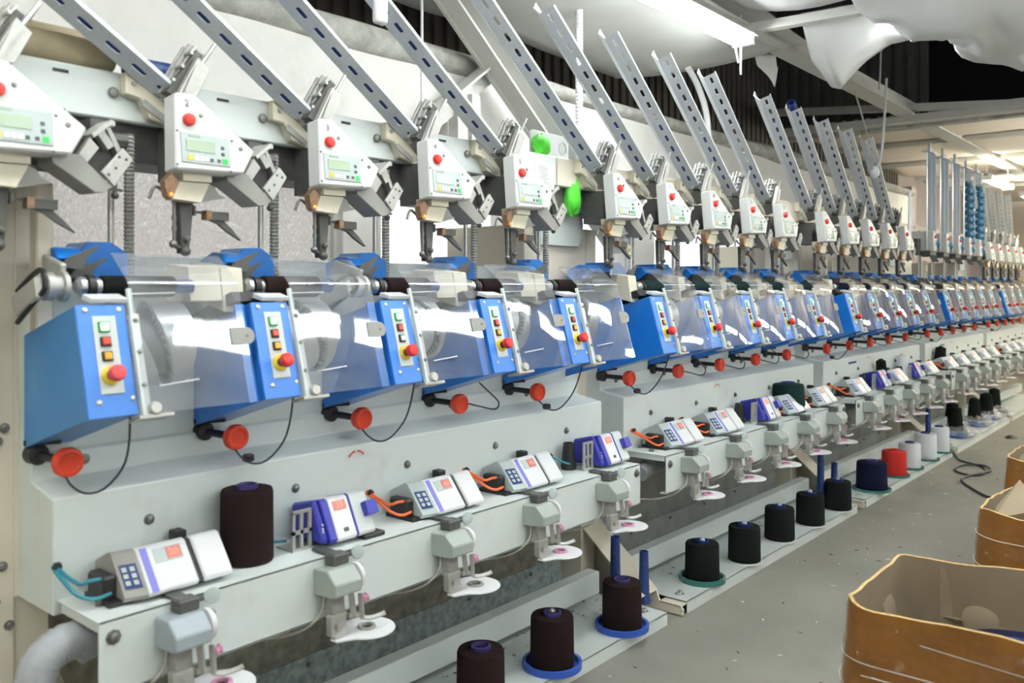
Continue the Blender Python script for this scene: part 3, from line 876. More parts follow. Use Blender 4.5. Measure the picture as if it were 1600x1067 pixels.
def make_unit(k, t):
    i = k % 5
    mb = UM(); mb.prism([(FT.y, FT.z), (FB.y, FB.z), (2.129, 1.018), (2.129, 1.277)], 'x', -.051, .055, bev=.002)
    mb.build('housing', 'blue' if k else 'bluehazed', t, smooth=0)
    if i:
        mb = UM(); plate_on(mb, -.083, -.056, .0, 1.0, -.022, -.016); mb.build('flange', 'blue', t, smooth=0)
    mb = UM(); plate_on(mb, -.0505, .0545, .0, 1.0, .0, .0035, .001); fp = mb.build('front_panel', 'bluepanel', t, smooth=0)
    for (x, s) in ((-.032, .05), (.040, .05), (-.026, .865), (.046, .855)):
        mb = UM(); mb.lathe([(.006, 0), (.006, .0015), (.003, .003)], PF(x, s, .0035), FN, 8); mb.build('screw', 'steel', fp)
    mb = UM(); plate_on(mb, -.020, .030, .105, .80, .003, .006, .001); cp = mb.build('control_plate', 'greypanel', t, smooth=0)
    lens = [('green_rim', 'green_on'), ('black', 'red_lens'), ('black', 'clear_lens' if k in (2,) else 'amber_lens')]
    for q, s in enumerate((.207, .338, .468)):
        w = .0115 if q == 0 else .0108
        mb = UM(); plate_on(mb, .002 - w, .002 + w, s - w / .243, s + w / .243, .005, .011, .001); bz = mb.build('indicator_button', lens[q][0], t, label=['square green lit indicator', 'square red indicator', 'square lower indicator'][q], smooth=0)
        w *= .72
        mb = UM(); plate_on(mb, .002 - w, .002 + w, s - w / .243, s + w / .243, .010, .0145, .0015); mb.build('lens', lens[q][1], bz, smooth=0)
    mb = UM(); mb.lathe([(.0165, .026), (.0175, .030), (.0175, .040), (.015, .045), (.008, .047)], PF(.005, .64), FN, 20); sb = mb.build('stop_button', 'pinkred' if i < 1 and k < 5 else 'red', t, label='red mushroom stop button')
    mb = UM(); mb.lathe([(.021, .005), (.021, .009), (.011, .011)], PF(.005, .64), FN, 22); mb.build('collar', 'yellow', sb, label='yellow round collar')
    mb = UM(); mb.lathe([(.011, .009), (.011, .027)], PF(.005, .64), FN, 14); mb.build('stem', 'black', sb)
    # hinged arm that carries the clear cover
    mb = UM(); plate_on(mb, .058, .077, .10, 1.03, .002, .016, .001); plate_on(mb, .060, .070, -.14, .11, .004, .014, .001)
    arm = mb.build('cover_arm', 'cream', t, smooth=0)
    for s in (.16, .45, .75):
        mb = UM(); mb.lathe([(.005, 0), (.005, .003), (.003, .004)], PF(.0675, s, .016), FN, 8); mb.build('screw', 'bolt', arm)
    mb = UM(); mb.lathe([(.014, .0), (.015, .008), (.012, .014)], PF(.083, .97, .014), FN, 14); mb.build('hinge_knob', 'alum', arm)
    mb = UM(); plate_on(mb, .046, .125, 1.02, 1.055, -.03, .022, .001); mb.build('hinge_bracket', 'alum', arm, smooth=0)
    mb = UM(); bent_cover(mb, k); cv = mb.build('clear_cover', 'cover', t, smooth=60)
    mb = UM(); mb.tube([(.064, 1.8655, 1.397), (.20, 1.8655 - .010, 1.3975), (.336, 1.8655, 1.397)], .0016, n=5); mb.build('cover_bend_glint', 'edgeglint', cv)  # pale bead painted in as the reflection along the bend
    mb = UM(); mb.bar((.10, 1.80, 1.172), (.19, 1.792, 1.180), .004, .003); mb.bar((.068, 1.86, 1.372), (.17, 1.862, 1.374), .005, .003)
    mb.build('cover_strip', 'edgeglint', cv, smooth=0)
    # latch tab on the free edge
    mb = UM()
    out = [(.292, .0), (.335, .0)] + [(.335 + .021 * math.sin(a), .021 - .021 * math.cos(a)) for a in [PI * q / 8 for q in range(1, 8)]] + [(.335, .042), (.292, .042)]
    base_s = .44
    lo = [PF(x, base_s - q / .243, .016) for x, q in out]; hi = [PF(x, base_s - q / .243, .020) for x, q in out]
    n = len(out)
    v, f = mb.add(lo + hi, [tuple(range(n)), tuple(range(2 * n - 1, n - 1, -1))] + [(a, a + n, (a + 1) % n + n, (a + 1) % n) for a in range(n)])
    bmesh.ops.recalc_face_normals(mb.bm, faces=f)
    tb = mb.build('latch_tab', 'grey', t, label='grey rounded latch tab', smooth=30)
    mb = UM(); mb.lathe([(.004, 0), (.004, .002)], PF(.337, base_s - .021 / .243, .020), FN, 8); mb.build('rivet', 'bolt', tb)
    # grooved drum
    c = Vector((0, 1.99, 1.252)); R = .101; x0, x1 = .080, .243
    mb = UM()
    nu, nv = 120, 84
    def drum(u, v):
        a = 2 * PI * u
        x = x0 + (x1 - x0) * v
        g = abs(x - ((x0 + x1) / 2 + .045 * math.cos(a + k * .9 + 1.2)))
        wd = .026 + .012 * math.sin(a + k * .9)
        r = R - .030 * (lambda q: q * q * (3 - 2 * q))(min(1, max(0.0, (wd - g) / .006)))
        if v < .02 or v > .98: r = R - .004
        return (x, c.y + r * math.cos(a), c.z + r * math.sin(a))
    vv, ff = mb.grid(drum, nu, nv, closed_u=True)
    for f in ff:
        p = f.calc_center_median()
        if math.hypot(p.y - c.y, p.z - c.z) < R - .012: f.material_index = 1
    for x, sgn in ((x0, -1), (x1, 1)):
        mb.lathe([(R - .004, 0), (R - .010, .003), (.07, -.006), (.02, -.006)], (x, c.y, c.z), (sgn, 0, 0), 110, caps=False)
    dr = mb.build('grooved_drum', ['drum', 'groove'], t, label='bright grooved metal drum behind the cover', smooth=50)
    mb = UM(); mb.cyl((x1 - .01, c.y, c.z), (x1 + .03, c.y, c.z), .018, n=14); mb.cyl((.06, c.y, c.z), (x0 + .01, c.y, c.z), .018, n=14); mb.build('drum_shaft', 'steel', dr)
    # spindle chuck over the drum
    py, pz = 1.953, 1.388
    mb = UM(); mb.lathe([(.012, 0), (.022, .006), (.022, .018), (.016, .022), (.016, .038), (.019, .040), (.019, .052)], (-.012, py, pz), (1, 0, 0), 18)
    ck = mb.build('spindle_chuck', 'steel', t, smooth=30)
    mb = UM(); mb.lathe([(.0265, 0), (.0265, .016), (.020, .018)], (.010, py, pz), (1, 0, 0), 18); mb.build('rubber_ring', 'black', ck, smooth=30)
    if k in (0, 2):
        mb = UM()
        mb.lathe([(.020, -.03), (.031, -.028), (.031, -.012), (.024, -.010), (.024, .004), (.033, .006), (.033, .016)], (-.045, py + .01, pz), (1, 0, 0), 22)
        mb.bar((-.085, py + .0, pz - .0), (-.085, py + .13, pz - .045), .016, .05, bev=.004); mb.bar((-.03, py + .02, pz + .02), (-.03, 2.10, 1.44), .014, .06, bev=.003)
        mb.build('belt_arm', 'alum', t, label='bare metal belt arm with pulley', smooth=30)
        mb = UM(); mb.tube([(-.085, py + .12, pz - .080), (-.085, py + .03, pz - .033), (-.085, py - .03, pz), (-.085, py + .0, pz + .036), (-.085, py + .12, pz - .01)], .006); mb.build('drive_belt', 'black', t)
    else:
        mb = UM(); mb.prism([(1.938, 1.324), (1.955, 1.435), (2.10, 1.452), (2.13, 1.43), (2.13, 1.37), (2.03, 1.345)], 'x', -.078, -.016, bev=.002)
        if k < 5: mb.prism([(1.94, 1.352), (1.957, 1.438), (2.05, 1.445), (2.10, 1.40), (2.06, 1.352)], 'x', -.165, -.080, bev=.002)
        mb.build('motor_cover', 'ivory', t, smooth=0)
        mb = UM(); mb.prism([(1.90, 1.352), (2.10, 1.29), (2.12, 1.31), (1.92, 1.375)], 'x', -.07, .03); mb.build('swing_bracket', 'black', t, smooth=0)
    mb = UM(); mb.prism([(1.862, 1.352), (1.858, 1.362), (1.90, 1.372), (1.905, 1.360)], 'x', -.02, .06, bev=.001); mb.build('yarn_guide', 'white', t, smooth=0)
    # hood behind the cover, dark underneath
    la, lb, ca, cb = (-.02, .04, .04, .175) if k < 5 else (-.24, -.10, -.08, .115)
    mb = UM(); mb.prism([(ca, 1.45), (ca + .035, 1.494), (cb - .045, 1.496), (cb, 1.468), (cb, 1.40), (ca, 1.40)], 'y', 2.09, 2.20, bev=.002)
    mb.prism([(2.02, 1.452), (2.05, 1.476), (2.09, 1.480), (2.15, 1.46), (2.15, 1.41), (2.06, 1.42)], 'x', la, lb, bev=.002)
    hd = mb.build('hood', 'blue', t, smooth=0)
    mb = UM(); mb.prism([(2.018, 1.448), (2.058, 1.418), (2.14, 1.41), (2.12, 1.39), (2.03, 1.40)], 'x', la + .004, lb - .004); mb.build('hood_lining', 'black', hd, smooth=0)
    mb = UM()
    for (a, b) in ((.0, .02), (.03, -.005)):
        mb.prism([(-.025 + a, 1.412 + b), (-.012 + a, 1.432 + b), (.06 + a, 1.462 + b), (.03 + a, 1.432 + b), (.02 + a, 1.405 + b)], 'y', 1.99 + a, 2.0 + a)
    mb.build('feeler_blades', 'darkgrey', t, smooth=0)
    # red hand wheel on a black shaft
    hc = Vector((-.013, 1.985, .998))
    mb = UM()
    prof = [(.020, .022), (.028, .020), (.033, .010), (.0335, -.002), (.030, -.010), (.024, -.011), (.020, -.006), (.004, -.005)]
    nn = 40
    vs = []
    for r, d in prof:
        for q in range(nn):
            a = 2 * PI * q / nn
            rr = r * (1 + (.018 * math.cos(10 * a) if r > .03 else 0))
            vs.append((hc.x + rr * math.cos(a), hc.y + d, hc.z + rr * math.sin(a)))
    fs = [(j * nn + q, j * nn + (q + 1) % nn, (j + 1) * nn + (q + 1) % nn, (j + 1) * nn + q) for j in range(len(prof) - 1) for q in range(nn)]
    fs += [tuple(range(nn)), tuple(range(len(vs) - nn, len(vs)))]
    v, f = mb.add(vs, fs); bmesh.ops.recalc_face_normals(mb.bm, faces=f)
    hw = mb.build('hand_wheel', 'redknob', t, label='scalloped red hand wheel below the housing', smooth=45)
    mb = UM(); mb.cyl((-.013, 2.0, .998), (-.03, 2.13, 1.002), .010, n=10); mb.lathe([(.024, 0), (.024, .03), (.014, .036)], (-.03, 2.135, 1.002), (.1, -1, 0), 14)
    mb.bar((-.05, 2.125, 1.03), (.0, 2.06, 1.035), .012, .012)
    mb.build('wheel_shaft', 'black', hw, smooth=40)
    mb = UM()
    if k in (0, 1, 2, 4, 5):
        mb.tube([(.05, 1.83, 1.105), (.062, 1.86, 1.04), (.062, 1.89, .985), (.035, 1.92, .940), (.0, 1.935, .935), (-.02, 1.96, .955), (-.02, 1.99, .98)], .0028, n=5)
    else:
        mb.tube([(.02, 1.93, 1.07), (.05, 1.90, 1.03), (.085, 1.90, 1.0), (.09, 1.92, .975), (.05, 1.95, .985), (.01, 1.99, 1.0)], .0028, n=5)
    mb.build('cable', 'wire', t)
    if k in (1, 4, 5):
        mb = UM(); mb.box(-.005, .02, 1.95, 1.975, .935, .955, bev=.004); mb.build('cable_joint', 'black', t, smooth=0)
    if i == 4:
        mb = UM(); mb.prism([(FT.y - .005, FT.z), (FB.y - .005, FB.z), (2.129, 1.018), (2.129, 1.277)], 'x', .350, .356); mb.build('end_plate', 'blue', t, smooth=0)


LOOK_U = {0: 'with a bare belt arm and haze-paled full side panel', 1: 'with lit green lamp and long looping cable', 2: 'with an unlit lower lamp', 3: 'with a short looped cable', 4: 'with a blue end plate'}
unit_of = {}
for k in range(NM * 5):
    i, m = k % 5, k // 5
    lab = 'blue winding unit under a clear cover, %s' % where(k)
    src = {5: None, 6: None, 9: None}.get(k, 'copy') if k > 4 else None
    if src is None:
        t = thing('winding_unit', lab, 'winding unit', (UX(k), 1.80, 1.0), 'blue winding units')
        make_unit(k, t)
    else:
        t = copy_tree(unit_of[5 if i == 0 else 9 if i == 4 else 6])
        t.location = (UX(k), 1.80, 1.0)
        t['label'] = lab
    unit_of[k] = t

# yarn packages on the spindles
def package_mb(x0, x1, r, y, z, base):
    mb = MB(base); mb.lathe([(r * .62, 0), (r * .98, .002), (r, .008), (r, x1 - x0 - .008), (r * .98, x1 - x0 - .002), (r * .62, x1 - x0)], (x0, y, z), (1, 0, 0), 26)
    return mb
YC = {0: ('blackyarn', 'black'), 5: ('greenyarn', 'dark green'), 10: ('navyyarn', 'navy')}
for k in range(NM * 5):
    m = k // 5
    cm, cn = ('brownyarn', 'dark brown') if m == 0 else ('greenyarn', 'dark green') if m == 1 else ('navyyarn', 'navy') if m == 2 else ('blackyarn', 'black')
    x0 = .042
    r = .0285
    if k == 0: cm, cn = 'blackyarn', 'black'; r = .025
    b = (x0, 1.953, 1.388)
    t = thing('yarn_package', '%s yarn package on the spindle of the winding unit, %s' % (cn, where(k)), 'yarn package', (UX(k) + x0, 1.953, 1.388), 'yarn packages on spindles')
    package_mb(x0, .215, r, 1.953, 1.388, b).build('yarn', cm, t, smooth=50)
    mb = MB(b); mb.lathe([(.0165, -.014), (.0165, .22), (.014, .222)], (x0, 1.953, 1.388), (1, 0, 0), 18); mb.build('tube_core', 'bluetube', t, smooth=40)
# ================================================================== display heads
HB = (-.12, 1.96, 1.66)
TILT = Matrix.Translation((0, 1.93, 1.76)) @ Matrix.Rotation(-.12, 4, 'X') @ Matrix.Translation((0, -1.93, -1.76))


def HM():
    return MB(HB)


def slab(mb, x0, x1, z0, z1, y0, y1, bev=0.0):
    return mb.box(x0, x1, y0, y1, z0, z1, bev)


def head_number(k, t):
    mb = HM(); text_into(mb, str(k + 1), .024, (-.178, 1.9278, 1.829), (1, 0, 0), (0, 0, 1)); mb.xform(TILT)
    mb.build('number', 'ink', t, smooth=0)


def make_head(k, t):
    F = 1.93
    poly = [(-.206, 1.853), (-.155, 1.856), (.003, 1.734), (-.033, 1.672), (-.216, 1.666)]
    mb = HM(); mb.prism(poly, 'y', F, F + .055, bev=.004); mb.xform(TILT); pl = mb.build('front_plate', 'plate', t, smooth=0)
    for (x, z, r) in ((-.142, 1.805, .0055), (-.207, 1.759, .003), (-.062, 1.752, .0032), (-.038, 1.735, .0055), (-.211, 1.677, .003), (-.07, 1.673, .003)):
        mb = HM(); mb.lathe([(r, 0), (r, .002), (r * .5, .003)], (x, F, z), (0, -1, 0), 8); mb.xform(TILT); mb.build('screw', 'bolt', pl)
    mb = HM(); slab(mb, -.200, -.071, 1.684, 1.757, F - .003, F + .002, .001); mb.xform(TILT); sp = mb.build('keypad', 'key', t, smooth=0)
    mb = HM(); slab(mb, -.187, -.112, 1.713, 1.740, F - .0045, F - .002); mb.xform(TILT); mb.build('lcd_screen', 'lcd' if k < 3 else 'lcdpale', sp, smooth=0)
    KEYS = [(-.1785, 1.696, .0065, 'yellow')] + [(-.162 + q * .0135, 1.696, .0058, 'white') for q in range(3)] + [(x, z, .004, 'darkgrey') for x, z in ((-.122, 1.6955), (-.103, 1.6955), (-.091, 1.729), (-.091, 1.713))] + [(-.086, 1.6955, .0062, 'greenkey')]
    for (x, z, w, km) in KEYS:
        mb = HM(); slab(mb, x - w, x + w, z - w, z + w, F - .0045, F - .002); mb.xform(TILT); mb.build('key', km, sp, smooth=0)
    mb = HM(); slab(mb, -.18, -.15, 1.748, 1.7525, F - .0042, F - .002); mb.xform(TILT); mb.build('heading_print', 'lcd', sp, smooth=0)
    mb = HM(); mb.lathe([(.0155, 0), (.0155, .008), (.013, .013), (.006, .015)], (-.176, F, 1.789), (0, -1, 0), 20); mb.xform(TILT); mb.build('push_button', 'red', t, label='round red push button')
    # clamp plates above
    mb = HM(); mb.prism([(-.117, 1.962), (-.084, 1.934), (-.120, 1.862), (-.172, 1.855)], 'y', 1.990, 2.012, bev=.002)
    mb.prism([(-.128, 1.94), (-.112, 1.935), (-.150, 1.868), (-.158, 1.868)], 'y', 1.982, 1.985)
    for (o_, y0, y1, tp) in ((.0, 2.062, 2.072, .0), (.004, 2.046, 2.056, .006), (.012, 2.030, 2.041, .0), (.018, 2.016, 2.024, -.012)):
        mb.prism([(-.196 + o_, 1.868), (-.178 + o_, 1.858), (-.096 + o_ + tp * .5, 1.990 + tp), (-.116 + o_ + tp * .5, 2.002 + tp)], 'y', y0, y1, bev=.001)
    for q in range(3): mb.cyl((-.17 + q * .024, 2.012, 1.90 + q * .038), (-.17 + q * .024, 2.075, 1.90 + q * .038), .005, n=8)
    mb.build('clamp_block', 'alum', t, label='cast metal clamp plates above the display', smooth=0)
    mb = HM(); mb.prism([(-.188, 1.868), (-.165, 1.858), (-.092, 1.975), (-.108, 1.985)], 'y', 2.013, 2.064); mb.build('clamp_core', 'darkgrey', t, smooth=0)
    mb = HM(); mb.cyl((-.105, 2.0, 1.945), (-.066, 2.0, 2.005), .0055, n=8); mb.build('clamp_rod', 'steel', t, smooth=30)
    # tilted gripper frame at the right
    mb = HM()
    mb.prism([(.042, 1.644), (.091, 1.704), (.114, 1.680), (.071, 1.614)], 'y', 1.945, 1.955, bev=.001)
    mb.prism([(.024, 1.728), (.068, 1.766), (.078, 1.764), (.078, 1.752), (.068, 1.752), (.030, 1.720)], 'y', 1.955, 2.03, bev=.001)
    mb.prism([(.066, 1.766), (.078, 1.764), (.128, 1.668), (.114, 1.664)], 'y', 1.99, 2.03, bev=.001)
    mb.prism([(.0, 1.682), (.026, 1.722), (.046, 1.700), (.02, 1.664)], 'y', 1.965, 1.985, bev=.001)
    mb.prism([(.045, 1.735), (.062, 1.745), (.085, 1.71), (.070, 1.70)], 'y', 1.975, 2.0, bev=.001)
    gp = mb.build('gripper_frame', 'alum', t, label='tilted cast metal gripper frame', smooth=0)
    mb = HM(); mb.prism([(-.062, 1.668), (-.032, 1.676), (-.006, 1.679), (.046, 1.633), (.071, 1.614), (.050, 1.600), (.030, 1.598), (-.06, 1.655)], 'y', 1.95, 2.03, bev=.001)
    mb.build('gripper_base', 'grey', gp, smooth=0)
    mb = HM(); mb.prism([(-.006, 1.677), (.029, 1.733), (.071, 1.760), (.118, 1.678), (.075, 1.625), (.05, 1.635)], 'y', 2.012, 2.022)
    mb.build('gripper_back', 'darkgrey', gp, smooth=0)
    for (x, z) in ((.058, 1.640), (.074, 1.656), (.082, 1.682), (.098, 1.678)):
        mb = HM(); mb.lathe([(.0035, 0), (.0035, .0012)], (x, 1.945, z), (0, -1, 0), 6); mb.build('rivet', 'darkgrey', gp, smooth=0)
    mb = HM(); mb.cyl((.098, 2.0, 1.66), (.098, 2.0, 1.60), .005, n=8); mb.ball((.098, 2.0, 1.60), .009); mb.bar((.085, 2.0, 1.615), (.115, 2.0, 1.612), .006, .006); mb.build('pivot_rod', 'darkgrey', t)
    # cream funnel with grey beak
    mb = HM(); mb.prism([(-.182, 1.668), (-.105, 1.664), (-.104, 1.646), (-.18, 1.644)], 'y', 1.95, 2.02); mb.prism([(-.186, 1.642), (-.106, 1.644), (-.13, 1.594), (-.204, 1.598)], 'y', 1.955, 1.995, bev=.001)
    fn = mb.build('funnel', 'ivory', t, smooth=0)
    mb = HM(); mb.prism([(-.106, 1.646), (-.088, 1.638), (-.076, 1.620), (-.055, 1.612), (-.085, 1.606), (-.115, 1.598), (-.13, 1.596)], 'y', 1.965, 1.985); mb.build('beak', 'grey', fn, smooth=0)
    mb = HM(); mb.prism([(-.222, 1.64), (-.205, 1.66), (-.184, 1.64), (-.204, 1.598), (-.215, 1.605)], 'y', 1.96, 1.985); cp = mb.build('copper_jaw', 'rust', t, label='copper brown jaw', smooth=0)
    mb = HM(); mb.ball((-.209, 1.953, 1.609), .0042); mb.build('signal_led', 'orangeled', cp)
    # hanging feed column, guide rod and leaf
    mb = HM(); mb.prism([(-.168, 1.60), (-.130, 1.598), (-.136, 1.52), (-.142, 1.47), (-.160, 1.47), (-.164, 1.53)], 'y', 1.99, 2.02, bev=.002)
    mb.ball((-.150, 1.985, 1.505), .009); mb.ball((-.152, 1.99, 1.475), .013); mb.cyl((-.15, 2.0, 1.48), (-.185, 1.995, 1.49), .006); mb.box(-.13, -.124, 1.99, 2.01, 1.565, 1.59)
    mb.build('feed_column', 'darkgrey', t, smooth=40)
    mb = HM(); mb.cyl((-.182, 1.99, 1.61), (-.182, 1.99, 1.49), .0042, n=8)
    for z in (1.59, 1.55, 1.525): mb.lathe([(.006, 0), (.006, .012)], (-.182, 1.99, z), (0, 0, 1), 8)
    mb.ball((-.184, 1.99, 1.492), .010); mb.tube([(-.17, 2.0, 1.62), (-.195, 2.0, 1.615), (-.225, 2.0, 1.63), (-.24, 2.0, 1.60)], .004); mb.build('guide_spindle', 'bolt', t)
    mb = HM(); mb.bar((-.135, 2.0, 1.575), (-.085, 2.0, 1.574), .006, .006); mb.box(-.083, -.035, 1.985, 2.015, 1.556, 1.578)
    mb.prism([(-.085, 1.556), (-.045, 1.556), (-.02, 1.535), (.006, 1.508), (-.012, 1.517), (-.035, 1.530), (-.06, 1.548)], 'y', 1.992, 2.004)
    lf = mb.build('feeler_leaf', 'darkgrey', t, smooth=0)
    mb = HM(); mb.box(-.098, -.083, 1.985, 2.01, 1.556, 1.580); mb.build('leaf_block', 'rust', lf, smooth=0)
    # ivory arm that ties the head to the beam
    mb = HM(); mb.prism([(-.262, 1.912), (-.215, 1.912), (-.208, 1.89), (-.128, 1.82), (-.128, 1.785), (-.20, 1.805), (-.225, 1.850), (-.262, 1.856)], 'y', 2.07, 2.10, bev=.003)
    ma = mb.build('mount_arm', 'ivory', t, smooth=0)
    mb = HM(); mb.prism([(-.225, 1.845), (-.215, 1.85), (-.15, 1.81), (-.15, 1.80), (-.165, 1.80), (-.222, 1.832)], 'y', 2.066, 2.07); mb.lathe([(.007, 0), (.007, .006)], (-.242, 2.07, 1.885), (0, -1, 0), 8); mb.build('slot', 'grey', ma, smooth=0)
    if k == 4:
        mb = HM(); mb.prism([(-.155, 1.856), (.02, 1.842), (.02, 1.748), (.0, 1.742), (-.05, 1.745), (-.1, 1.78)], 'y', F + .004, F + .055, bev=.003); mb.xform(TILT); eb = mb.build('side_box', 'plate', t, label='white box with rating label', smooth=0)
        mb = HM(); slab(mb, -.095, -.005, 1.755, 1.838, F + .001, F + .004); mb.mi = 1
        random.seed(3)
        for q in range(11):
            z = 1.762 + q * .0065
            slab(mb, -.088 + random.random() * .03, -.035 + random.random() * .024, z, z + .0018, F + .0, F + .002)
        mb.xform(TILT); mb.build('rating_label', ['paper', 'greyink'], eb, smooth=0)


def make_narrow_head(t):
    mb = HM(); mb.prism([(-.16, 1.855), (-.11, 1.855), (-.055, 1.80), (-.06, 1.69), (-.16, 1.69)], 'y', 1.93, 2.12, bev=.004); pl = mb.build('front_plate', 'plate', t, smooth=0)
    mb = HM(); slab(mb, -.150, -.075, 1.70, 1.77, 1.927, 1.932); sp = mb.build('keypad', 'white', t, smooth=0)
    for q in range(4):
        mb = HM(); slab(mb, -.143, -.085, 1.708 + q * .014, 1.714 + q * .014, 1.925, 1.928); mb.build('print_line', 'greyink', sp, smooth=0)
    mb = HM(); mb.lathe([(.014, 0), (.014, .008), (.008, .013)], (-.115, 1.93, 1.805), (0, -1, 0), 14); mb.build('push_button', 'red', t, label='round red push button')
    mb = HM(); mb.box(-.18, .0, 1.95, 2.05, 1.655, 1.69); 
    for q in range(5): mb.bar((-.17 + q * .035, 1.96, 1.655), (-.16 + q * .035, 1.93, 1.60), .01, .014)
    mb.build('needle_bar', 'darkgrey', t, smooth=0)
    # two tall upright channels with a cap
    for x in (-.10, .02):
        mb = HM(); mb.box(x - .018, x + .018, 1.99, 1.996, 1.70, 2.51); mb.box(x - .018, x - .014, 1.96, 1.99, 1.70, 2.51); mb.box(x + .014, x + .018, 1.96, 1.99, 1.70, 2.51)
        mb.build('upright_channel', 'paleblue', t, smooth=0)
    mb = HM(); mb.cyl((-.17, 1.98, 1.70), (-.17, 1.98, 2.52), .006, n=8); mb.build('upright_rod', 'steel', t)
    mb = HM(); mb.box(-.19, .06, 1.95, 2.01, 2.51, 2.522); mb.box(-.10, -.07, 1.97, 1.99, 2.522, 2.60); mb.box(-.05, -.02, 1.97, 1.99, 2.522, 2.56); mb.box(.0, .02, 1.97, 1.99, 2.522, 2.555)
    mb.build('top_cap', 'zinc', t, smooth=0)


head_of = {}
narrow0 = None
for k in range(NM * 5):
    m = k // 5
    off = .10 if m == 3 else 0
    loc = (UX(k) + HB[0] + off, HB[1], HB[2])
    if m == 3:
        lab = 'narrow grey head with red button below two tall upright channels, %s' % where(k)
        if narrow0 is None:
            narrow0 = t = thing('display_head', lab, 'display head', loc, 'narrow heads with tall magazines'); make_narrow_head(t)
        else:
            t = copy_tree(narrow0); t.location = loc; t['label'] = lab
    else:
        lab = 'white five-sided display head numbered %d with red button, %s' % (k + 1, where(k))
        if k in (0, 3, 4):
            t = thing('display_head', lab, 'display head', loc, 'display heads'); make_head(k, t); head_of[k] = t
        else:
            t = copy_tree(head_of[0 if k < 3 else 3]); t.location = loc; t['label'] = lab
for k in range(NM * 5):
    if k // 5 != 3 and k < 15:
        hs = [o for o in bpy.data.objects if o.get('category') == 'display head' and o['label'].startswith('white five-sided display head numbered %d ' % (k + 1))]
        head_number(k, hs[0])

# ------------------------------------------------------------------ slotted chutes and the tubes in them
CB = Vector((-.155, 2.075, 1.845)); CT = Vector((-1.10, 1.95, 2.385))
CD = (CT - CB).normalized(); CL = (CT - CB).length
CP = Vector((.633, 0, .774)); CP = (CP - CD * CP.dot(CD)).normalized()
E1 = CP * .026 + Vector((0, -.050, 0)); E2 = CP * .033 + Vector((0, .040, 0))
E1 -= CD * E1.dot(CD); E2 -= CD * E2.dot(CD)


def chute_mesh():
    mb = MB(CB)
    T = .0022
    n1 = E1.normalized(); w1 = E1.length
    nf = CD.cross(n1).normalized()
    ns = 14
    cell = CL / ns
    sl, sw = cell * .27, .0062      # half length and half width of a slot
    def pt(a, b, d): return CB + CD * a + n1 * b + nf * d
    for i in range(ns):
        a0 = i * cell; ac = a0 + cell / 2; bc = w1 * .52
        inner = []
        for q in range(16):
            g = 2 * PI * q / 16
            cx = math.cos(g); sy = math.sin(g)
            ax = ac + (sl - sw) * (0 if abs(cx) < 1e-6 else 1 if cx > 0 else -1) + sw * cx * 1.0
            inner.append((ax, bc + sw * sy))
        outer = []
        for q in range(16):
            g = 2 * PI * q / 16
            cx, sy = math.cos(g), math.sin(g)
            k = 1 / max(abs(cx), abs(sy))
            outer.append((ac + cx * k * cell / 2, w1 / 2 + sy * k * w1 / 2))
        for d, flip in ((-T / 2, 0), (T / 2, 1)):
            vs = [pt(a, b, d) for a, b in inner] + [pt(a, b, d) for a, b in outer]
            mb.add(vs, [(q, (q + 1) % 16, (q + 1) % 16 + 16, q + 16) if flip else (q, q + 16, (q + 1) % 16 + 16, (q + 1) % 16) for q in range(16)])
        vs = [pt(a, b, -T / 2) for a, b in inner] + [pt(a, b, T / 2) for a, b in inner]
        mb.add(vs, [(q, (q + 1) % 16, (q + 1) % 16 + 16, q + 16) for q in range(16)])
    def strip(p0, e, th):
        """plain wall along the chute"""
        nn = CD.cross(e).normalized() * th / 2
        vs = []
        for a in (0, CL):
            for q in (p0, p0 + e):
                vs += [CB + CD * a + q - nn, CB + CD * a + q + nn]
        v, f = mb.add(vs, [(0, 2, 6, 4), (1, 5, 7, 3), (0, 4, 5, 1), (2, 3, 7, 6), (0, 1, 3, 2), (4, 6, 7, 5)])
        bmesh.ops.recalc_face_normals(mb.bm, faces=f)
    strip(Vector((0, 0, 0)), E2, T)
    strip(E2, CP * .026, T)
    strip(E1, CP * .010, T)
    return mb


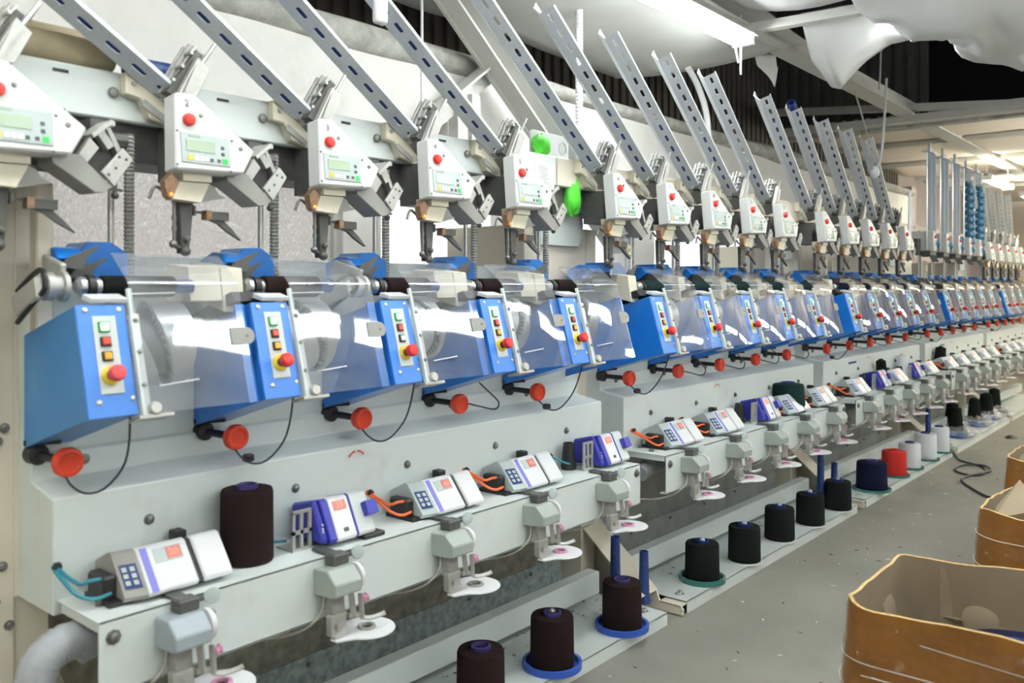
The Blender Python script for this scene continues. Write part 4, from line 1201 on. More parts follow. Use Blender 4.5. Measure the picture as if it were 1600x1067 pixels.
chute0 = None
FILL = {1: 5, 2: 5, 3: 5, 4: 4, 5: 4, 6: 3, 7: 3, 8: 3, 9: 2, 10: 5, 11: 6, 12: 4, 13: 3, 14: 3, 20: 4, 21: 4, 22: 3, 23: 3, 24: 3}
tube0 = None
for k in sorted(FILL):
    lab = 'slotted galvanised chute leaning left above display head %d, %s' % (k + 1, where(k))
    loc = Vector((UX(k), 0, 0)) + CB
    if chute0 is None:
        chute0 = t = thing('slotted_chute', lab, 'chute', loc, 'slotted chutes')
        chute_mesh().build('slotted_channel', 'zinc', t, smooth=0)
        mb = MB(CB); mb.bar(CB + CD * -.09 + E1 * .5, CB + CD * .012 + E1 * .5, E1.length * .9, .004, up=CD.cross(E1)); mb.bar(CB + CD * -.09 + E2 * .5, CB + CD * .012 + E2 * .5, E2.length * .9, .004, up=CD.cross(E2))
        mb.build('chute_foot', 'grey', t, smooth=0)
    else:
        t = copy_tree(chute0); t.location = loc; t['label'] = lab
    for q in range(FILL[k]):
        L = .178
        a = -.012 + q * (L + .001) + (.075 if FILL[k] == 6 else 0)
        p = Vector((UX(k), 0, 0)) + CB + CP * .0345 + Vector((0, -.004, 0)) + CD * a
        if tube0 is None:
            mb = MB(); mb.lathe([(.0185, 0), (.0205, 0), (.0218, L), (.0195, L), (.018, .0)], (0, 0, 0), CD, 16, caps=False)
            o = mb.build('bobbin_tube', 'navy', smooth=40); tube0 = o
        else:
            o = tube0.copy(); COL.objects.link(o)
        o.location = p
        tag(o, '%s navy tube from the bottom in the slotted chute, %s' % ((ORD + ['sixth'])[q], where(k)), 'bobbin tube', 'navy tubes in the chute of head %d' % (k + 1))
# sea-blue cones stacked in the tall channels
cone0 = None
for (k, n) in ((15, 1), (16, 1), (17, 2), (18, 10), (19, 10)):
    for x in (-.10, .02):
        for q in range(n):
            if cone0 is None:
                mb = MB(); mb.lathe([(.013, 0), (.030, .012), (.034, .03), (.030, .055), (.014, .066)], (0, 0, 0), (0, 0, 1), 14)
                o = mb.build('yarn_cone', 'cyancone', smooth=50); cone0 = o
            else:
                o = cone0.copy(); COL.objects.link(o)
            o.location = (UX(k) + .10 + x, 1.955, 1.72 + q * .068)
            tag(o, '%s sea-blue cone from the bottom, %s channel, %s' % ((ORD + ['sixth', 'seventh', 'eighth', 'ninth', 'tenth'])[q], 'left' if x < 0 else 'right', where(k)), 'yarn cone', 'sea-blue cones of the %s unit, %s' % (ORD[k % 5], MACH[3]))
# ================================================================== thread tensioners on the arm channel
TB = (.13, 1.80, .50)


def TM():
    return MB(TB)


def make_tensioner(k, t):
    mb = TM(); mb.prism([(1.80, .672), (1.745, .675), (1.7105, .645), (1.7105, .615), (1.725, .609), (1.80, .605)], 'x', .090, .176, bev=.003)
    mo = mb.build('motor_housing', 'greengrey' if k not in (0,) else 'bluegrey', t, smooth=0)
    mb = TM(); mb.lathe([(.010, 0), (.034, .002), (.035, .008), (.033, .014), (.026, .018), (.010, .018)], (.177, 1.748, .642), (1, 0, 0), 26); mb.build('brake_ring', 'white', t, smooth=40)
    mb = TM(); mb.tube([(.1955, 1.748 + .028 * math.cos(a), .642 + .028 * math.sin(a)) for a in [-1.2 + q * .3 for q in range(12)]], .0022, n=5, smooth=1); mb.build('ring_slot', 'darkgrey', mo)
    mb = TM(); mb.prism([(1.752, .612), (1.79, .612), (1.775, .548), (1.745, .548)], 'x', .108, .150, bev=.002); mb.build('drop_bracket', 'grey', t, smooth=0)
    mb = TM(); mb.prism([(.098, .560), (.150, .560), (.148, .530), (.160, .503), (.118, .497), (.098, .51)], 'y', 1.738, 1.76, bev=.002)
    mb.cyl((.12, 1.735, .53), (.12, 1.73, .53), .008, n=10)
    mb.build('lower_clamp', 'alum', t, smooth=30)
    mb = TM(); mb.bar((.158, 1.735, .615), (.162, 1.728, .545), .008, .014); mb.bar((.184, 1.728, .60), (.186, 1.724, .537), .007, .012)
    mb.tube([(.186, 1.726, .538), (.205, 1.715, .534), (.235, 1.705, .537), (.243, 1.70, .541)], .006, n=6)
    mb.bar((.150, 1.735, .55), (.19, 1.73, .545), .012, .010); mb.build('thread_prong', 'alum', t, smooth=40)
    mb = TM(); mb.lathe([(.007, 0), (.012, .004), (.008, .010), (.012, .016), (.006, .02)], (.188, 1.728, .583), (1, 0, .2), 12); mb.build('ceramic_eye', 'pink', t)
    mb = TM(); mb.lathe([(.023, .0), (.073, .0), (.0745, .002), (.073, .005), (.023, .005), (.023, .0)], (.215, 1.74, .496), (0, 0, 1), 40, caps=False)
    mb.prism([(.105, 1.75), (.105, 1.725), (.16, 1.70), (.175, 1.75), (.16, 1.775)], 'z', .4965, .5005)
    ds = mb.build('guide_disc', 'white', t, smooth=40)
    mb = TM(); mb.lathe([(.015, 0), (.024, 0), (.025, .004), (.022, .008), (.016, .007), (.015, .0)], (.215, 1.74, .499), (0, 0, 1), 24, caps=False); mb.build('disc_eyelet', 'pink' if k not in (1, 2) else 'grey', ds)
    mb = TM(); mb.lathe([(.006, -.004), (.017, -.003), (.019, .0), (.017, .004), (.008, .006)], (.206, 1.765, .694), (-.35, -1, .1), 20); mb.build('thread_roller', 'key', t)
    mb = TM(); mb.box(.125, .175, 1.76, 1.80, .672, .702, bev=.004); mb.cyl((.17, 1.78, .69), (.206, 1.77, .694), .007, n=8); mb.box(.13, .16, 1.765, 1.86, .696, .703); mb.build('roller_bracket', 'darkgrey', t, smooth=30)
    mb = TM(); mb.tube([(.105, 1.775, .608), (.10, 1.78, .56), (.07, 1.82, .515), (.02, 1.90, .49), (-.05, 2.0, .50)], .0035, n=5); mb.build('cable', 'wirepale', t)


ten = {}
for k in range(NM * 5):
    lab = 'green-grey thread tensioner with a round white guide disc, %s' % where(k)
    if k == 0: lab = 'blue-grey thread tensioner with a round white guide disc, ' + where(k)
    loc = (UX(k) + TB[0], TB[1], TB[2])
    if k in (0, 1, 3):
        t = thing('thread_tensioner', lab, 'tensioner', loc, 'thread tensioners'); make_tensioner(k, t); ten[k] = t
    else:
        t = copy_tree(ten[1 if k == 2 else 3]); t.location = loc; t['label'] = lab

# ================================================================== digital thread sensors standing on the arm
AB = (.17, 1.90, .693)


def AM():
    return MB(AB)


AP = [(1.832, .7035), (1.826, .714), (1.893, .797), (1.905, .799), (1.968, .768), (1.968, .7035)]
A0 = Vector((0, 1.826, .714)); A1 = Vector((0, 1.893, .797)); AN = Vector((0, -(A1.z - A0.z), A1.y - A0.y)).normalized()


def on_slope(mb, x0, x1, s0, s1, d0, d1):
    def q(x, s, d):
        p = A0.lerp(A1, s) + AN * d
        return (x, p.y, p.z)
    v, f = mb.add([q(x0, s0, d0), q(x1, s0, d0), q(x1, s1, d0), q(x0, s1, d0), q(x0, s0, d1), q(x1, s0, d1), q(x1, s1, d1), q(x0, s1, d1)], [(0, 3, 2, 1), (4, 5, 6, 7), (0, 1, 5, 4), (1, 2, 6, 5), (2, 3, 7, 6), (3, 0, 4, 7)])
    bmesh.ops.recalc_face_normals(mb.bm, faces=f)


def digits_on(mb, txt, size, x, s, d):
    p = A0.lerp(A1, s) + AN * d
    text_into(mb, txt, size, (x, p.y, p.z), (1, 0, 0), (A1 - A0))


def make_sensor_a(k, t, txt, grey):
    mb = AM(); mb.prism(AP, 'x', .092, .212, bev=.003); bd = mb.build('body', 'white', t, smooth=0)
    # angled keypad end
    mb = AM()
    vs = []
    for (y, z) in AP: vs.append((.0915, y, z))
    for (y, z) in AP: vs.append((.048, y + .022, z - .003))
    n = len(AP)
    v, f = mb.add(vs, [tuple(range(n)), tuple(range(2 * n - 1, n - 1, -1))] + [(a, a + n, (a + 1) % n + n, (a + 1) % n) for a in range(n)])
    bmesh.ops.recalc_face_normals(mb.bm, faces=f)
    ke = mb.build('keypad_end', 'key' if not grey else 'grey', t, label='grey angled end with buttons', smooth=0)
    mb = AM()
    def kq(u, s, d):
        a = A0.lerp(A1, s); x = .048 + .0435 * u
        return (x - d * .45, a.y + .022 * (1 - u) - d * .75, a.z - .003 * (1 - u) + d * .45)
    def kp(u0, u1, s0, s1, d0, d1):
        mb.add([kq(u0, s0, d0), kq(u1, s0, d0), kq(u1, s1, d0), kq(u0, s1, d0), kq(u0, s0, d1), kq(u1, s0, d1), kq(u1, s1, d1), kq(u0, s1, d1)], [(4, 5, 6, 7), (0, 1, 5, 4), (1, 2, 6, 5), (2, 3, 7, 6), (3, 0, 4, 7)])
    kp(.14, .86, .18, .72, .0005, .002); mb.mi = 1
    for (u, s) in ((.32, .60), (.66, .60), (.32, .45), (.66, .45), (.32, .30), (.66, .30)): kp(u - .1, u + .1, s - .05, s + .05, .002, .0045)
    mb.build('button_pad', ['navy', 'key'], ke, smooth=0)
    mb = AM(); on_slope(mb, .100, .116, .0, 1.0, .0, .0012); mb.build('stripe', 'purple', bd, smooth=0)
    mb = AM(); on_slope(mb, .128, .195, .60, .93, .0, .001); mb.mi = 1; on_slope(mb, .158, .192, .64, .90, .001, .002); mb.mi = 2
    digits_on(mb, txt, .024, .175, .77, .003, ) if False else None
    mb.build('display_window', ['key', 'ledback'], bd, smooth=0)
    mb = AM(); digits_on(mb, txt, .022, .175, .77, .0028); mb.build('led_digits', 'led', bd, smooth=0)
    mb = AM(); mb.prism([(y + .006, z - .006) for y, z in AP[1:4]] + [(1.96, .76), (1.96, .708), (1.84, .708)], 'x', .212, .226); mb.build('dark_gap', 'black', t, smooth=0)
    mb = AM(); mb.prism(AP, 'x', .226, .300, bev=.004); mb.build('end_cap', 'white', t, smooth=0)
    mb = AM(); mb.box(.02, .29, 1.86, 1.98, .693, .7045); mb.box(.018, .05, 1.885, 1.965, .70, .755, bev=.006); mb.box(.22, .25, 1.95, 1.985, .76, .80, bev=.003); mb.cyl((.300, 1.91, .755), (.308, 1.91, .755), .006, n=8)
    mb.build('base_tray', 'black', t, smooth=0)
    mb = AM()
    mb.tube([(.03, 1.90, .748), (.0, 1.905, .750), (-.02, 1.92, .745), (-.035, 1.97, .765), (-.036, 2.0, .775)], .0045, n=6)
    mb.tube([(.035, 1.885, .718), (.0, 1.885, .715), (-.03, 1.90, .728), (-.042, 1.95, .755), (-.04, 2.0, .77)], .0045, n=6)
    mb.build('hose', 'teal' if k == 0 else 'orange', t)
    mb = AM(); mb.lathe([(.009, 0), (.011, .004), (.008, .012)], (-.036, 1.99, .772), (0, -1, 0), 10); mb.build('hose_socket', 'black', t)


def make_sensor_b(k, t, txt):
    BPf = [(1.838, .706), (1.832, .716), (1.880, .812), (1.890, .816), (1.975, .795), (1.975, .706)]
    A0.y, A0.z, A1.y, A1.z = 1.832, .716, 1.880, .812
    an = Vector((0, -(A1.z - A0.z), A1.y - A0.y)).normalized(); AN.y, AN.z = an.y, an.z
    mb = AM(); mb.prism([(y + .012, z - .001) for y, z in BPf], 'x', .156, .176, bev=.006); mb.prism(BPf, 'x', .172, .196, bev=.003)
    bc = mb.build('blue_case', 'bluecase', t, smooth=0)
    mb = AM()
    for s in (.25, .42, .32): on_slope(mb, .158 + (s - .25) * .03, .163 + (s - .25) * .03, s, s + .05, -.008, -.0062)
    mb.build('screw', 'key', bc, smooth=0)
    mb = AM(); mb.prism(BPf, 'x', .196, .262, bev=.002); bd = mb.build('body', 'white', t, smooth=0)
    mb = AM(); on_slope(mb, .208, .250, .70, .94, .0, .0012); mb.mi = 1; on_slope(mb, .222, .238, .14, .24, .0, .0012); mb.build('display_window', ['ledback', 'darkgrey'], bd, smooth=0)
    mb = AM(); digits_on(mb, txt, .026, .229, .82, .002); mb.build('led_digits', 'led', bd, smooth=0)
    mb = AM(); mb.prism([(y - .001, z + .001) for y, z in BPf], 'x', .262, .267); mb.build('blue_seam', 'bluecase', t, smooth=0)
    mb = AM(); mb.prism(BPf, 'x', .267, .328, bev=.003); mb.build('end_cap', 'greypanel', t, smooth=0)
    mb = AM(); on_slope(mb, .300, .338, .38, .74, .0, .022); mb.build('clamp_knob', 'bluecase', t, label='square indigo clamp knob', smooth=0)
    mb = AM()
    for (z0, z1) in ((.693, .702), (.738, .748), (.792, .80)): mb.box(.09, .150, 1.886, 1.894, z0, z1)
    for x in (.09, .115, .142): mb.box(x, x + .008, 1.886, 1.894, .70, .795)
    mb.box(.09, .16, 1.89, 1.96, .693, .697)
    mb.build('slotted_bracket', 'alum', t, smooth=0)
    mb = AM(); mb.tube([(.10, 1.93, .715), (.06, 1.94, .72), (.03, 1.96, .735), (.015, 2.0, .75)], .004, n=6); mb.build('hose', 'teal', t)
    mb = AM(); mb.lathe([(.008, 0), (.010, .004), (.007, .010)], (.015, 1.992, .75), (0, -1, 0), 10); mb.build('hose_socket', 'black', t)
    if k == 1:
        mb = AM(); mb.box(.285, .36, 1.83, 1.90, .6935, .706, bev=.003); mb.cyl((.31, 1.95, .74), (.345, 1.95, .745), .014, n=10); mb.build('rubber_pad', 'black', t, smooth=30)
    else:
        mb = AM(); mb.lathe([(.028, 0), (.030, .01), (.020, .10), (.016, .10), (.026, .006)], (.085, 1.955, .694), (0, 0, 1), 18); mb.build('cable_gland', 'black', t, smooth=40)
    A0.y, A0.z, A1.y, A1.z = 1.826, .714, 1.893, .797
    an = Vector((0, -(A1.z - A0.z), A1.y - A0.y)).normalized(); AN.y, AN.z = an.y, an.z


KIND = 'ABAAB' + 'AABAA' + 'ABABA' + 'AAAAA' + 'AAAAA'
TXT = {0: '20', 1: '28', 2: '46', 3: '46', 4: '48'}
sen = {}
for k in range(NM * 5):
    a = KIND[k] == 'A'
    lab = ('white thread sensor with violet stripe and red digits, %s' if a else 'indigo and white thread sensor with red digits, %s') % where(k)
    off = 0 if k == 0 else .054 if a else (0 if k == 1 else .05)
    loc = (UX(k) + AB[0] + off, AB[1], AB[2])
    key = ('A0' if k == 0 else 'A') if a else ('B1' if k == 1 else 'B')
    if key not in sen:
        t = thing('thread_sensor', lab, 'sensor', loc, 'thread sensors'); sen[key] = t
        if a: make_sensor_a(k, t, TXT.get(k, '46'), k == 0)
        else: make_sensor_b(k, t, TXT.get(k, '48'))
    else:
        t = copy_tree(sen[key]); t.location = loc; t['label'] = lab

# ================================================================== yarn on the creel deck and on the arm
def spool(name, label, x, y, z, r, h, yarn, taper=.92, core='core', group=None, cat='yarn spool', top=None, tilt=None):
    t = thing(name, label, cat, (x, y, z), group)
    mb = MB(); mb.lathe([(r * .3, .001), (r * .97, .001), (r, .006), (r * taper, h - .012), (r * taper * .95, h - .003), (r * taper * .6, h), (r * .42, h - .002)], (0, 0, 0), (0, 0, 1), 36)
    mb.build('yarn', yarn, t, smooth=50)
    mb = MB(); mb.lathe([(r * .42, h - .004), (r * .42, h + .008), (r * .34, h + .010), (r * .30, h - .004)], (0, 0, 0), (0, 0, 1), 20); mb.build('cone_core', core, t)
    if top:
        mb = MB(); mb.lathe([(r * .17, h - .002), (r * .17, h + .012), (r * .10, h + .014), (r * .08, h + .020)], (0, 0, 0), (0, 0, 1), 14); mb.build('spindle_tip', top, t)
    if tilt: t.rotation_euler = tilt
    return t


def tray(x, y, z, r, m, lab, th=.022):
    mb = MB(); mb.lathe([(r * .2, .004), (r * .86, .004), (r * .90, th), (r, th), (r, .0), (r * .2, .0)], (0, 0, 0), (0, 0, 1), 36, caps=False)
    mb.lathe([(0, .003), (r * .3, .003)], (0, 0, 0), (0, 0, 1), 36, caps=False)
    o = mb.build('spool_tray', m, smooth=40); o.location = (x, y, z); tag(o, lab, 'tray', 'trays under the deck spools'); return o


DZ = .053
for i, (x, lab) in enumerate(((2.045, 'dark brown yarn spool cut off by the bottom edge of the photo'), (2.42, 'dark brown yarn spool on the blue tray nearest the bottom edge'), (2.87, 'dark brown yarn spool in front of the tall blue tubes'))):
    spool('yarn_spool', lab, x, 1.85, DZ + .006, .078, .178, 'brownyarn', taper=.97, top='steel' if i == 1 else None, group='brown spools on the nearest deck')
    if i: tray(x, 1.85, DZ, .105, 'bluetray', 'blue round tray under the %s brown spool' % ('second' if i == 1 else 'third'))
    else: tray(x, 1.85, DZ, .105, 'bluetray', 'blue round tray under the brown spool at the bottom edge')
for i, (x, y) in enumerate(((3.574, 1.872), (3.958, 1.846), (4.411, 1.859), (4.809, 1.847), (5.235, 1.843))):
    spool('yarn_spool', 'black yarn spool, %s along the deck of the second machine' % ORD[i], x, y, DZ + .006, .078, .168, 'blackyarn', taper=.97, core='navy', top='paleblue', group='black spools on the second deck')
    if i == 0: tray(x, y, DZ, .105, 'greentray', 'green round tray under the first black spool')
    else: tray(x, y, DZ, .088, 'white', 'thin white disc under the %s black spool' % ORD[i], th=.007)
for i, (x, y, ym, r, h, lab) in enumerate(((5.894, 1.853, 'navyyarn', .098, .20, 'wide navy yarn spool on the deck of the third machine'), (6.439, 1.871, 'redyarn', .085, .19, 'bright red yarn spool on the deck of the third machine'), (6.78, 1.86, 'whiteyarn', .078, .20, 'white yarn spool right behind the red spool'), (7.20, 1.86, 'whiteyarn', .082, .22, 'middle white yarn spool of the three on the third deck'), (7.60, 1.86, 'whiteyarn', .078, .22, 'farthest white yarn spool of the three on the third deck'))):
    spool('yarn_spool', lab, x, y, DZ + .006, r, h * .9, ym, taper=.96, core='core' if i != 1 else 'redyarn', group='spools on the third deck')
    tray(x, y, DZ, r * 1.25, 'greentray', 'greenish tray under the %s spool of the third deck' % ORD[i], th=.014)
for i, (x, y, r) in enumerate(((8.45, 1.93, .062), (8.72, 2.02, .070), (9.25, 1.95, .062), (9.75, 1.95, .072), (10.25, 1.97, .066))):
    spool('yarn_cone', 'tall black yarn cone, %s on the plastic bags of the fourth deck' % ORD[i], x, y, DZ + .06, r, .20, 'blackyarn', taper=.74, core='black', cat='yarn cone', group='black cones on the fourth deck')
    mb = MB()
    def bagf(u, v, i=i):
        a = 2 * PI * u; r2 = .13 * math.sin(PI * (.08 + .84 * v) ** .8) + .02
        q = noise.noise(Vector((math.cos(a) * 2.2, math.sin(a) * 2.2, v * 3 + i * 7)))
        r2 *= 1 + .35 * q
        return (r2 * math.cos(a), r2 * math.sin(a), .10 * v ** .8 * (1 + .2 * q))
    mb.grid(bagf, 26, 10, closed_u=True)
    o = mb.build('plastic_bag', 'bag', smooth=0); o.location = (x, y - .02, DZ + .001); tag(o, 'crumpled clear plastic bag under the %s tall black cone' % ORD[i], 'bag', 'bags under the black cones')
    mb = MB(); mb.lathe([(.09, 0), (.095, .03), (.07, .035)], (0, 0, 0), (0, 0, 1), 20); o = mb.build('spool_tray', 'bluetray', smooth=40); o.location = (x, y, DZ); tag(o, 'blue tray inside the bag under the %s tall black cone' % ORD[i], 'tray', 'trays under the deck spools')
# spools on the arm
spool('yarn_spool', 'dark brown yarn spool standing on the arm between the first two sensors', 1.245, 1.925, .694, .066, .185, 'brownyarn', core='core', taper=.98)
spool('yarn_spool', 'fat dark green yarn spool behind the sensors of the second machine', 4.70, 1.93, .694, .094, .155, 'greenyarn', core='navy', taper=.90)
spool('yarn_cone', 'tilted black yarn cone behind the sensors of the third machine', 6.42, 1.945, .70, .042, .17, 'blackyarn', core='black', taper=.8, cat='yarn cone', tilt=(0, -.2, 0))
spool('yarn_cone', 'white yarn cone behind the sensors of the third machine', 6.90, 1.945, .694, .048, .18, 'whiteyarn', core='white', taper=.8, cat='yarn cone')
spool('yarn_cone', 'black yarn cone tilted behind the sensors of the fourth machine', 7.95, 1.945, .70, .050, .18, 'blackyarn', core='black', taper=.85, cat='yarn cone', tilt=(0, .3, 0))
# empty upright tubes on the deck
for i, (x, y, h, lab) in enumerate(((2.945, 1.93, .325, 'taller blue empty tube behind the third brown spool'), (3.165, 1.93, .215, 'shorter blue empty tube beside the end bracket of the second machine'), (5.19, 1.93, .325, 'tall navy tube behind the fifth black spool'), (5.42, 1.93, .24, 'short navy tube beside the fifth black spool'), (7.55, 1.93, .36, 'tall navy tube behind the white spools'))):
    mb = MB(); mb.lathe([(.030, 0), (.030, .01), (.0235, .02), (.0185, h), (.015, h), (.015, h - .02)], (0, 0, 0), (0, 0, 1), 18)
    o = mb.build('empty_tube', 'bluetube', smooth=40); o.location = (x, y, DZ); tag(o, lab, 'tube')

# ================================================================== odds and ends around the machines
# white bin on the cheek between the first two machines, with green bags
t = thing('white_bin', 'white sheet metal bin with a round cut-out above the first end cabinet', 'bin', (2.85, 2.2, 1.93))
mb = MB((2.85, 2.2, 1.93)); 
ring = []
cx, cz, r = 2.935, 1.972, .026
outer = [(2.72, 1.93), (2.98, 1.93), (2.98, 2.025), (2.74, 2.028), (2.72, 2.02)]
mb.prism(outer, 'y', 2.19, 2.195); mb.box(2.72, 2.98, 2.195, 2.40, 1.93, 1.935); mb.box(2.976, 2.98, 2.195, 2.40, 1.935, 2.02); mb.box(2.72, 2.98, 2.396, 2.40, 1.935, 2.02)
mb.build('bin_body', 'white', t, smooth=0)
mb = MB((2.85, 2.2, 1.93)); mb.lathe([(.024, 0), (.028, .0), (.028, .004), (.024, .004)], (cx, 2.19, cz), (0, -1, 0), 28, caps=False); mb.lathe([(0.0, 0), (.0245, 0)], (cx, 2.1895, cz), (0, -1, 0), 28, caps=False); mb.build('round_cutout', ['greypanel'], t, smooth=0)


def bag_blob(loc, sx, sy, sz, m, label, seed):
    mb = MB()
    def fn(u, v):
        a = 2 * PI * u; p = PI * v
        q = 1 + .28 * noise.noise(Vector((math.cos(a) * 2 + seed, math.sin(a) * 2, v * 4)))
        return (sx * math.sin(p) * math.cos(a) * q, sy * math.sin(p) * math.sin(a) * q, sz * -math.cos(p) * q)
    mb.grid(fn, 24, 14, closed_u=True)
    o = mb.build('plastic_bag', m, smooth=60); o.location = loc; tag(o, label, 'bag'); return o
bag_blob((2.765, 2.17, 1.965), .055, .02, .045, 'greenbag', 'green printed plastic bag in front of the white bin', 1)
bag_blob((2.91, 2.12, 1.77), .045, .03, .085, 'greenbag', 'bright green plastic bag hanging beside the display head numbered 6', 5)
# cloth roll and tube lying on the first beam
mb = MB((.9, 2.15, 1.94)); 
for (dz, dy, x1) in ((0, 0, 1.0), (.03, .05, .97)):
    mb.lathe([(.01, 0), (.034, .0), (.037, .01), (.037, x1 - .3 - .01), (.034, x1 - .3), (.01, x1 - .3)], (.3, 2.14 + dy, 1.952 + dz), (1, 0, 0), 18)
tag(mb.build('cloth_roll', 'tan', smooth=50), 'tan rolled cloth lying on the beam of the nearest machine', 'cloth roll')
mb = MB((1.04, 2.14, 1.93)); mb.lathe([(.022, 0), (.026, 0), (.026, .11), (.022, .11), (.022, 0)], (1.03, 2.13, 1.939), (1, -.1, .0), 20, caps=False)
tag(mb.build('bobbin_tube', 'bluetube', smooth=40), 'navy tube lying loose on the beam of the nearest machine', 'bobbin tube')
# rounded side duct and corrugated elbow at the near end
mb = MB((.62, 2.12, 1.3)); mb.tube([(.60, 2.12, 1.20), (.60, 2.12, 1.45), (.62, 2.12, 1.60), (.68, 2.13, 1.70), (.72, 2.15, 1.78)], .06, n=14)
tag(mb.build('side_duct', 'oldcream', smooth=60), 'cream rounded duct at the left edge beside the nearest machine', 'duct')
mb = MB((.75, 1.93, .5)); 
mb.tube([(.86, 1.93, .618), (.80, 1.93, .622), (.755, 1.925, .60), (.735, 1.92, .54), (.732, 1.92, .45), (.735, 1.92, .30), (.735, 1.92, .12), (.735, 1.92, .004)], lambda t: .040 + .002 * math.sin(t * 150), n=16, smooth=8)
tag(mb.build('elbow_duct', 'duct', smooth=60), 'grey elbow duct at the open end of the nearest arm channel', 'duct')
# pale blue plate on the third machine's end
mb = MB((7.28, 2.0, 1.75)); mb.prism([(7.26, 1.66), (7.33, 1.66), (7.36, 2.00), (7.33, 2.16), (7.27, 2.14)], 'y', 2.0, 2.006)
tag(mb.build('pale_panel', 'paleblue', smooth=0), 'pale blue upright plate between the third and fourth machines', 'plate')

# floor cable and litter
mb = MB((7.2, 1.6, 0)); mb.tube([(7.75, 1.80, .05), (7.71, 1.76, .008), (7.55, 1.68, .008), (7.40, 1.50, .008), (7.12, 1.44, .008), (7.02, 1.52, .008), (7.15, 1.64, .008), (7.38, 1.62, .012), (7.42, 1.50, .016), (7.25, 1.42, .014), (7.0, 1.50, .012), (6.82, 1.52, .008), (6.6, 1.42, .008), (6.35, 1.24, .008), (6.25, 1.0, .008)], .008, smooth=6)
tag(mb.build('floor_cable', 'wire', smooth=60), 'black cable lying in loops on the floor below the white spools', 'cable')
random.seed(21)
mb = MB()
for q in range(170):
    x = random.uniform(1.8, 9); y = random.uniform(.7, 1.76)
    if 2.0 < x < 5.1 and y < .95: continue
    a = random.random() * PI; L = random.uniform(.004, .022); w = random.uniform(.002, .006)
    mb.mi = 0 if random.random() < .5 else 1
    dx, dy = math.cos(a) * L, math.sin(a) * L
    mb.add([(x - dx, y - dy, .001), (x + dy * w / L, y - dx * w / L, .001 + w * .5), (x + dx, y + dy, .001), (x - dy * w / L, y + dx * w / L, .001)], [(0, 1, 2, 3)])
for q in range(260):
    m = random.choice((0, 0, 0, 1, 1, 2)); x = X0 + STEP * m + random.uniform(.15, 2.25); y = random.uniform(2.0, 2.28)
    a = random.random() * PI; L = random.uniform(.004, .016); w = random.uniform(.002, .005); mb.mi = 2 if random.random() < .6 else 0
    dx, dy = math.cos(a) * L, math.sin(a) * L
    mb.add([(x - dx, y - dy, .054), (x + dy * w / L, y - dx * w / L, .056), (x + dx, y + dy, .054), (x - dy * w / L, y + dx * w / L, .054)], [(0, 1, 2, 3)])
tag(mb.build('lint_litter', ['ink', 'fluff', 'tan'], smooth=0), 'scattered lint and thread scraps on the floor and deck', 'litter', kind='stuff')
for (x, y, L, n, lab) in ((9.05, 1.60, .09, 3, 'dark rag lying on the floor near the fourth machine'), (3.02, .98, .03, 5, 'small black scrap on the floor behind the nearest carton')):
    mb = MB()
    mb.grid(lambda u, v: (L * math.cos(2 * PI * u) * v * (1 + .3 * noise.noise(Vector((math.cos(6.28 * u) * 2, math.sin(6.28 * u) * 2, n)))), L * .6 * math.sin(2 * PI * u) * v, .025 * (1 - v ** 2) + .001), 18, 5, closed_u=True)
    o = mb.build('floor_scrap', 'black', smooth=60); o.location = (x, y, 0); tag(o, lab, 'scrap')

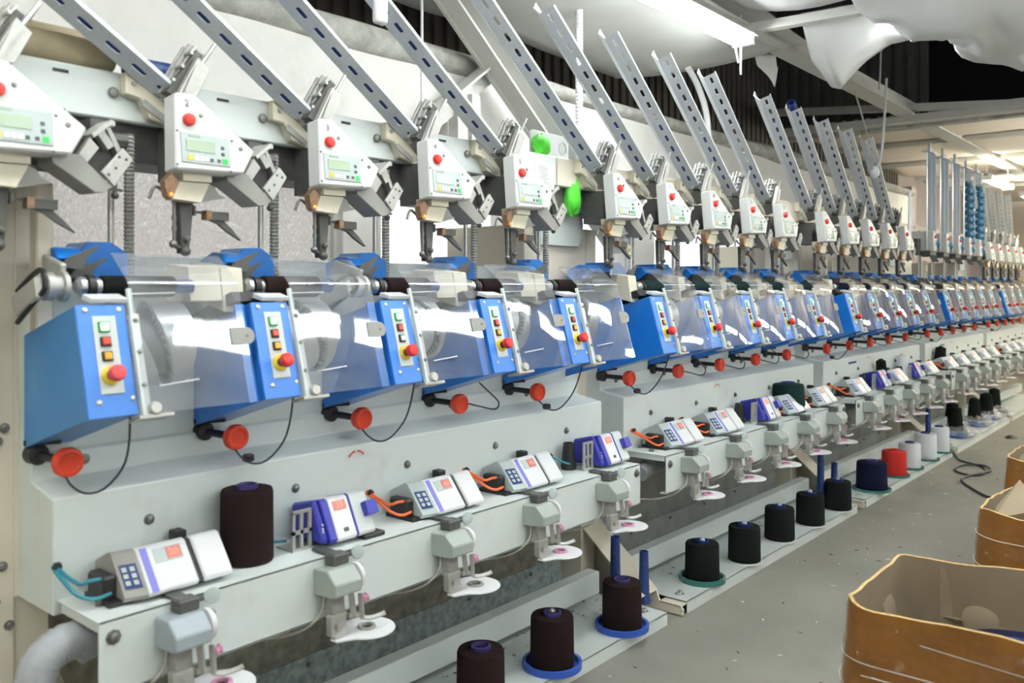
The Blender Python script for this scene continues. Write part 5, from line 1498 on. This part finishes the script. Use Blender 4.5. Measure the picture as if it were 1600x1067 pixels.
# ------------------------------------------------------------------ cartons wrapped in film
def carton(x0, x1, y0, y1, h, label, seed, notch=None):
    cx, cy = (x0 + x1) / 2, (y0 + y1) / 2
    t = thing('carton', label, 'carton', (cx, cy, 0), 'film-wrapped cartons')
    hx, hy = (x1 - x0) / 2, (y1 - y0) / 2
    R = .085
    loop = []
    for (sx, sy, a0) in ((1, 1, 0), (-1, 1, 90), (-1, -1, 180), (1, -1, 270)):
        for q in range(7):
            a = math.radians(a0 + q * 15)
            loop.append((sx * (hx - R) + R * math.cos(a), sy * (hy - R) + R * math.sin(a)))
    full = []
    n = len(loop)
    for i in range(n):
        a = Vector(loop[i]); b = Vector(loop[(i + 1) % n])
        m = max(1, int((b - a).length / .05))
        for q in range(m): full.append(a.lerp(b, q / m))
    N = len(full)
    def rim(i):
        p = full[i % N]
        return h + .018 * noise.noise(Vector((p.x * 5, p.y * 5, seed))) + .010 * noise.noise(Vector((p.x * 17, p.y * 17, seed + 3)))
    def ringf(off, zf):
        out = []
        for i in range(N):
            p = full[i]; q = full[(i + 1) % N]; pr = full[i - 1]
            d = (q - pr).normalized(); nr = Vector((d.y, -d.x))
            z = zf(i)
            bulge = .016 * math.sin(PI * min(1, max(0, z / h))) + .006 * noise.noise(Vector((p.x * 4, p.y * 4, z * 5 + seed)))
            w = p + nr * (off + bulge)
            out.append((w.x, w.y, z))
        return out
    def shell(rings, mb):
        vs = [p for r in rings for p in r]
        mb.add(vs, [(j * N + i, j * N + (i + 1) % N, (j + 1) * N + (i + 1) % N, (j + 1) * N + i) for j in range(len(rings) - 1) for i in range(N)])
    K = 8
    mb = MB(); shell([ringf(0, lambda i, j=j: rim(i) * j / K) for j in range(K + 1)], mb); mb.build('outer_board', 'kraft', t, smooth=50)
    mb = MB(); shell([ringf(-.009, lambda i, j=j: rim(i) * (K - j) / K + .004 * (j / K)) for j in range(K + 1)], mb)
    fl = ringf(-.009, lambda i: .004); mb.add(fl, [tuple(range(N))]); mb.build('inner_board', 'kraftin', t, smooth=50)
    mb = MB(); shell([ringf(0, rim), ringf(-.0045, lambda i: rim(i) + .002), ringf(-.009, rim)], mb); mb.build('board_edge', 'kraftedge', t, smooth=0)
    mb = MB(); shell([ringf(.004 + .002 * math.sin(j * 2.1), lambda i, j=j: .03 + (rim(i) - .05) * j / 12 + .008 * noise.noise(Vector((i * .3, j * .8, seed)))) for j in range(13)], mb); mb.build('stretch_film', 'film', t, smooth=60)
    # film creases, their bright highlights painted as pale threads, and torn board flaps
    mb = MB()
    random.seed(seed)
    for q in range(24):
        z0 = random.uniform(.18, h - .04); i0 = random.randrange(N); ln = random.randint(5, 16); dz = random.uniform(-.05, .05)
        pts = []
        for s in range(ln):
            r0 = ringf(.007, lambda i: z0 + dz * s / ln)[(i0 + s) % N]; pts.append(r0)
        mb.tube(pts, random.uniform(.0005, .0013), n=4, smooth=1)
    mb.build('film_crease_glint', 'edgeglint', t)
    mb = MB()
    mb.lathe([(.0, .012), (.03, .010), (.046, .003), (.047, .0)], (hx - .004, .12, h - .155), (-1, 0, .2), 18, caps=False); mb.build('hand_hole_flap', 'kraftin', t)
    mb = MB(); mb.lathe([(.0, .012), (.03, .010), (.046, .003), (.047, .0)], (.125, hy - .004, h - .13), (0, -1, .2), 18, caps=False); mb.build('hand_hole_flap', 'kraftin', t)
    mb = MB(); mb.box(hx - .010, hx - .002, -hy + .10, hy - .09, h - .165, h - .161)
    for (yy, w) in ((.22, .035), (-.14, .03)): mb.prism([(hx - .012, yy), (hx + .004, yy - w), (hx + .004, yy + w)], 'z', h - .32, h - .025)
    mb.build('inner_fold', 'kraftin', t, smooth=0)
    mb = MB(); mb.prism([(-hx + .02, hy - .01), (-hx + .10, hy - .012), (-hx + .09, hy - .16), (-hx + .05, hy - .2)], 'z', h - .30, h - .293) if False else None
    if notch:
        for (a, b, c, d) in notch:
            mb.add([a, b, c, d], [(0, 1, 2, 3)])
        mb.build('torn_flap', 'kraftin', t, smooth=0, solid=.005)
    # dark yarn packages inside
    mb = MB(); mb.lathe([(.05, 0), (.15, .0), (.16, .02), (.16, .14), (.13, .17), (.05, .18)], (hx * .15, -hy * .25, .012), (0, 0, 1), 28)
    mb.lathe([(.04, 0), (.1, .0), (.11, .02), (.10, .13), (.04, .15)], (hx * .45, hy * .5, .012), (0, 0, 1), 24)
    return t, mb


C1 = (2.13, 2.66, .10, .75)
t, mb = carton(*C1, .62, 'amber film-wrapped open carton in the right foreground, nearest of three', 4)
mb.bm.free()
def inner_yarn(c, dx, dy, r, h, lab):
    x, y = (c[0] + c[1]) / 2 + dx, (c[2] + c[3]) / 2 + dy
    spool('yarn_spool', lab, x, y, .012, r, h, 'navyyarn', core='navy')
inner_yarn(C1, .02, -.02, .17, .485, 'wide dark yarn spool inside the nearest carton')
C2 = (3.27, 3.80, .10, .69)
t, mb = carton(*C2, .62, 'amber film-wrapped open carton with torn flap, middle of three', 9,
               notch=[((-.24, .24, .60), (-.10, .26, .61), (-.02, .20, .70), (-.16, .10, .64)), ((-.22, .02, .60), (-.24, -.14, .60), (-.10, -.16, .66), (-.08, -.02, .62))])
mb.bm.free()
C3 = (4.36, 4.90, .16, .80)
t, mb = carton(*C3, .62, 'amber film-wrapped open carton, farthest of three', 15, notch=[((-.22, .27, .60), (-.05, .29, .61), (-.02, .20, .66), (-.18, .18, .63))])
mb.bm.free()
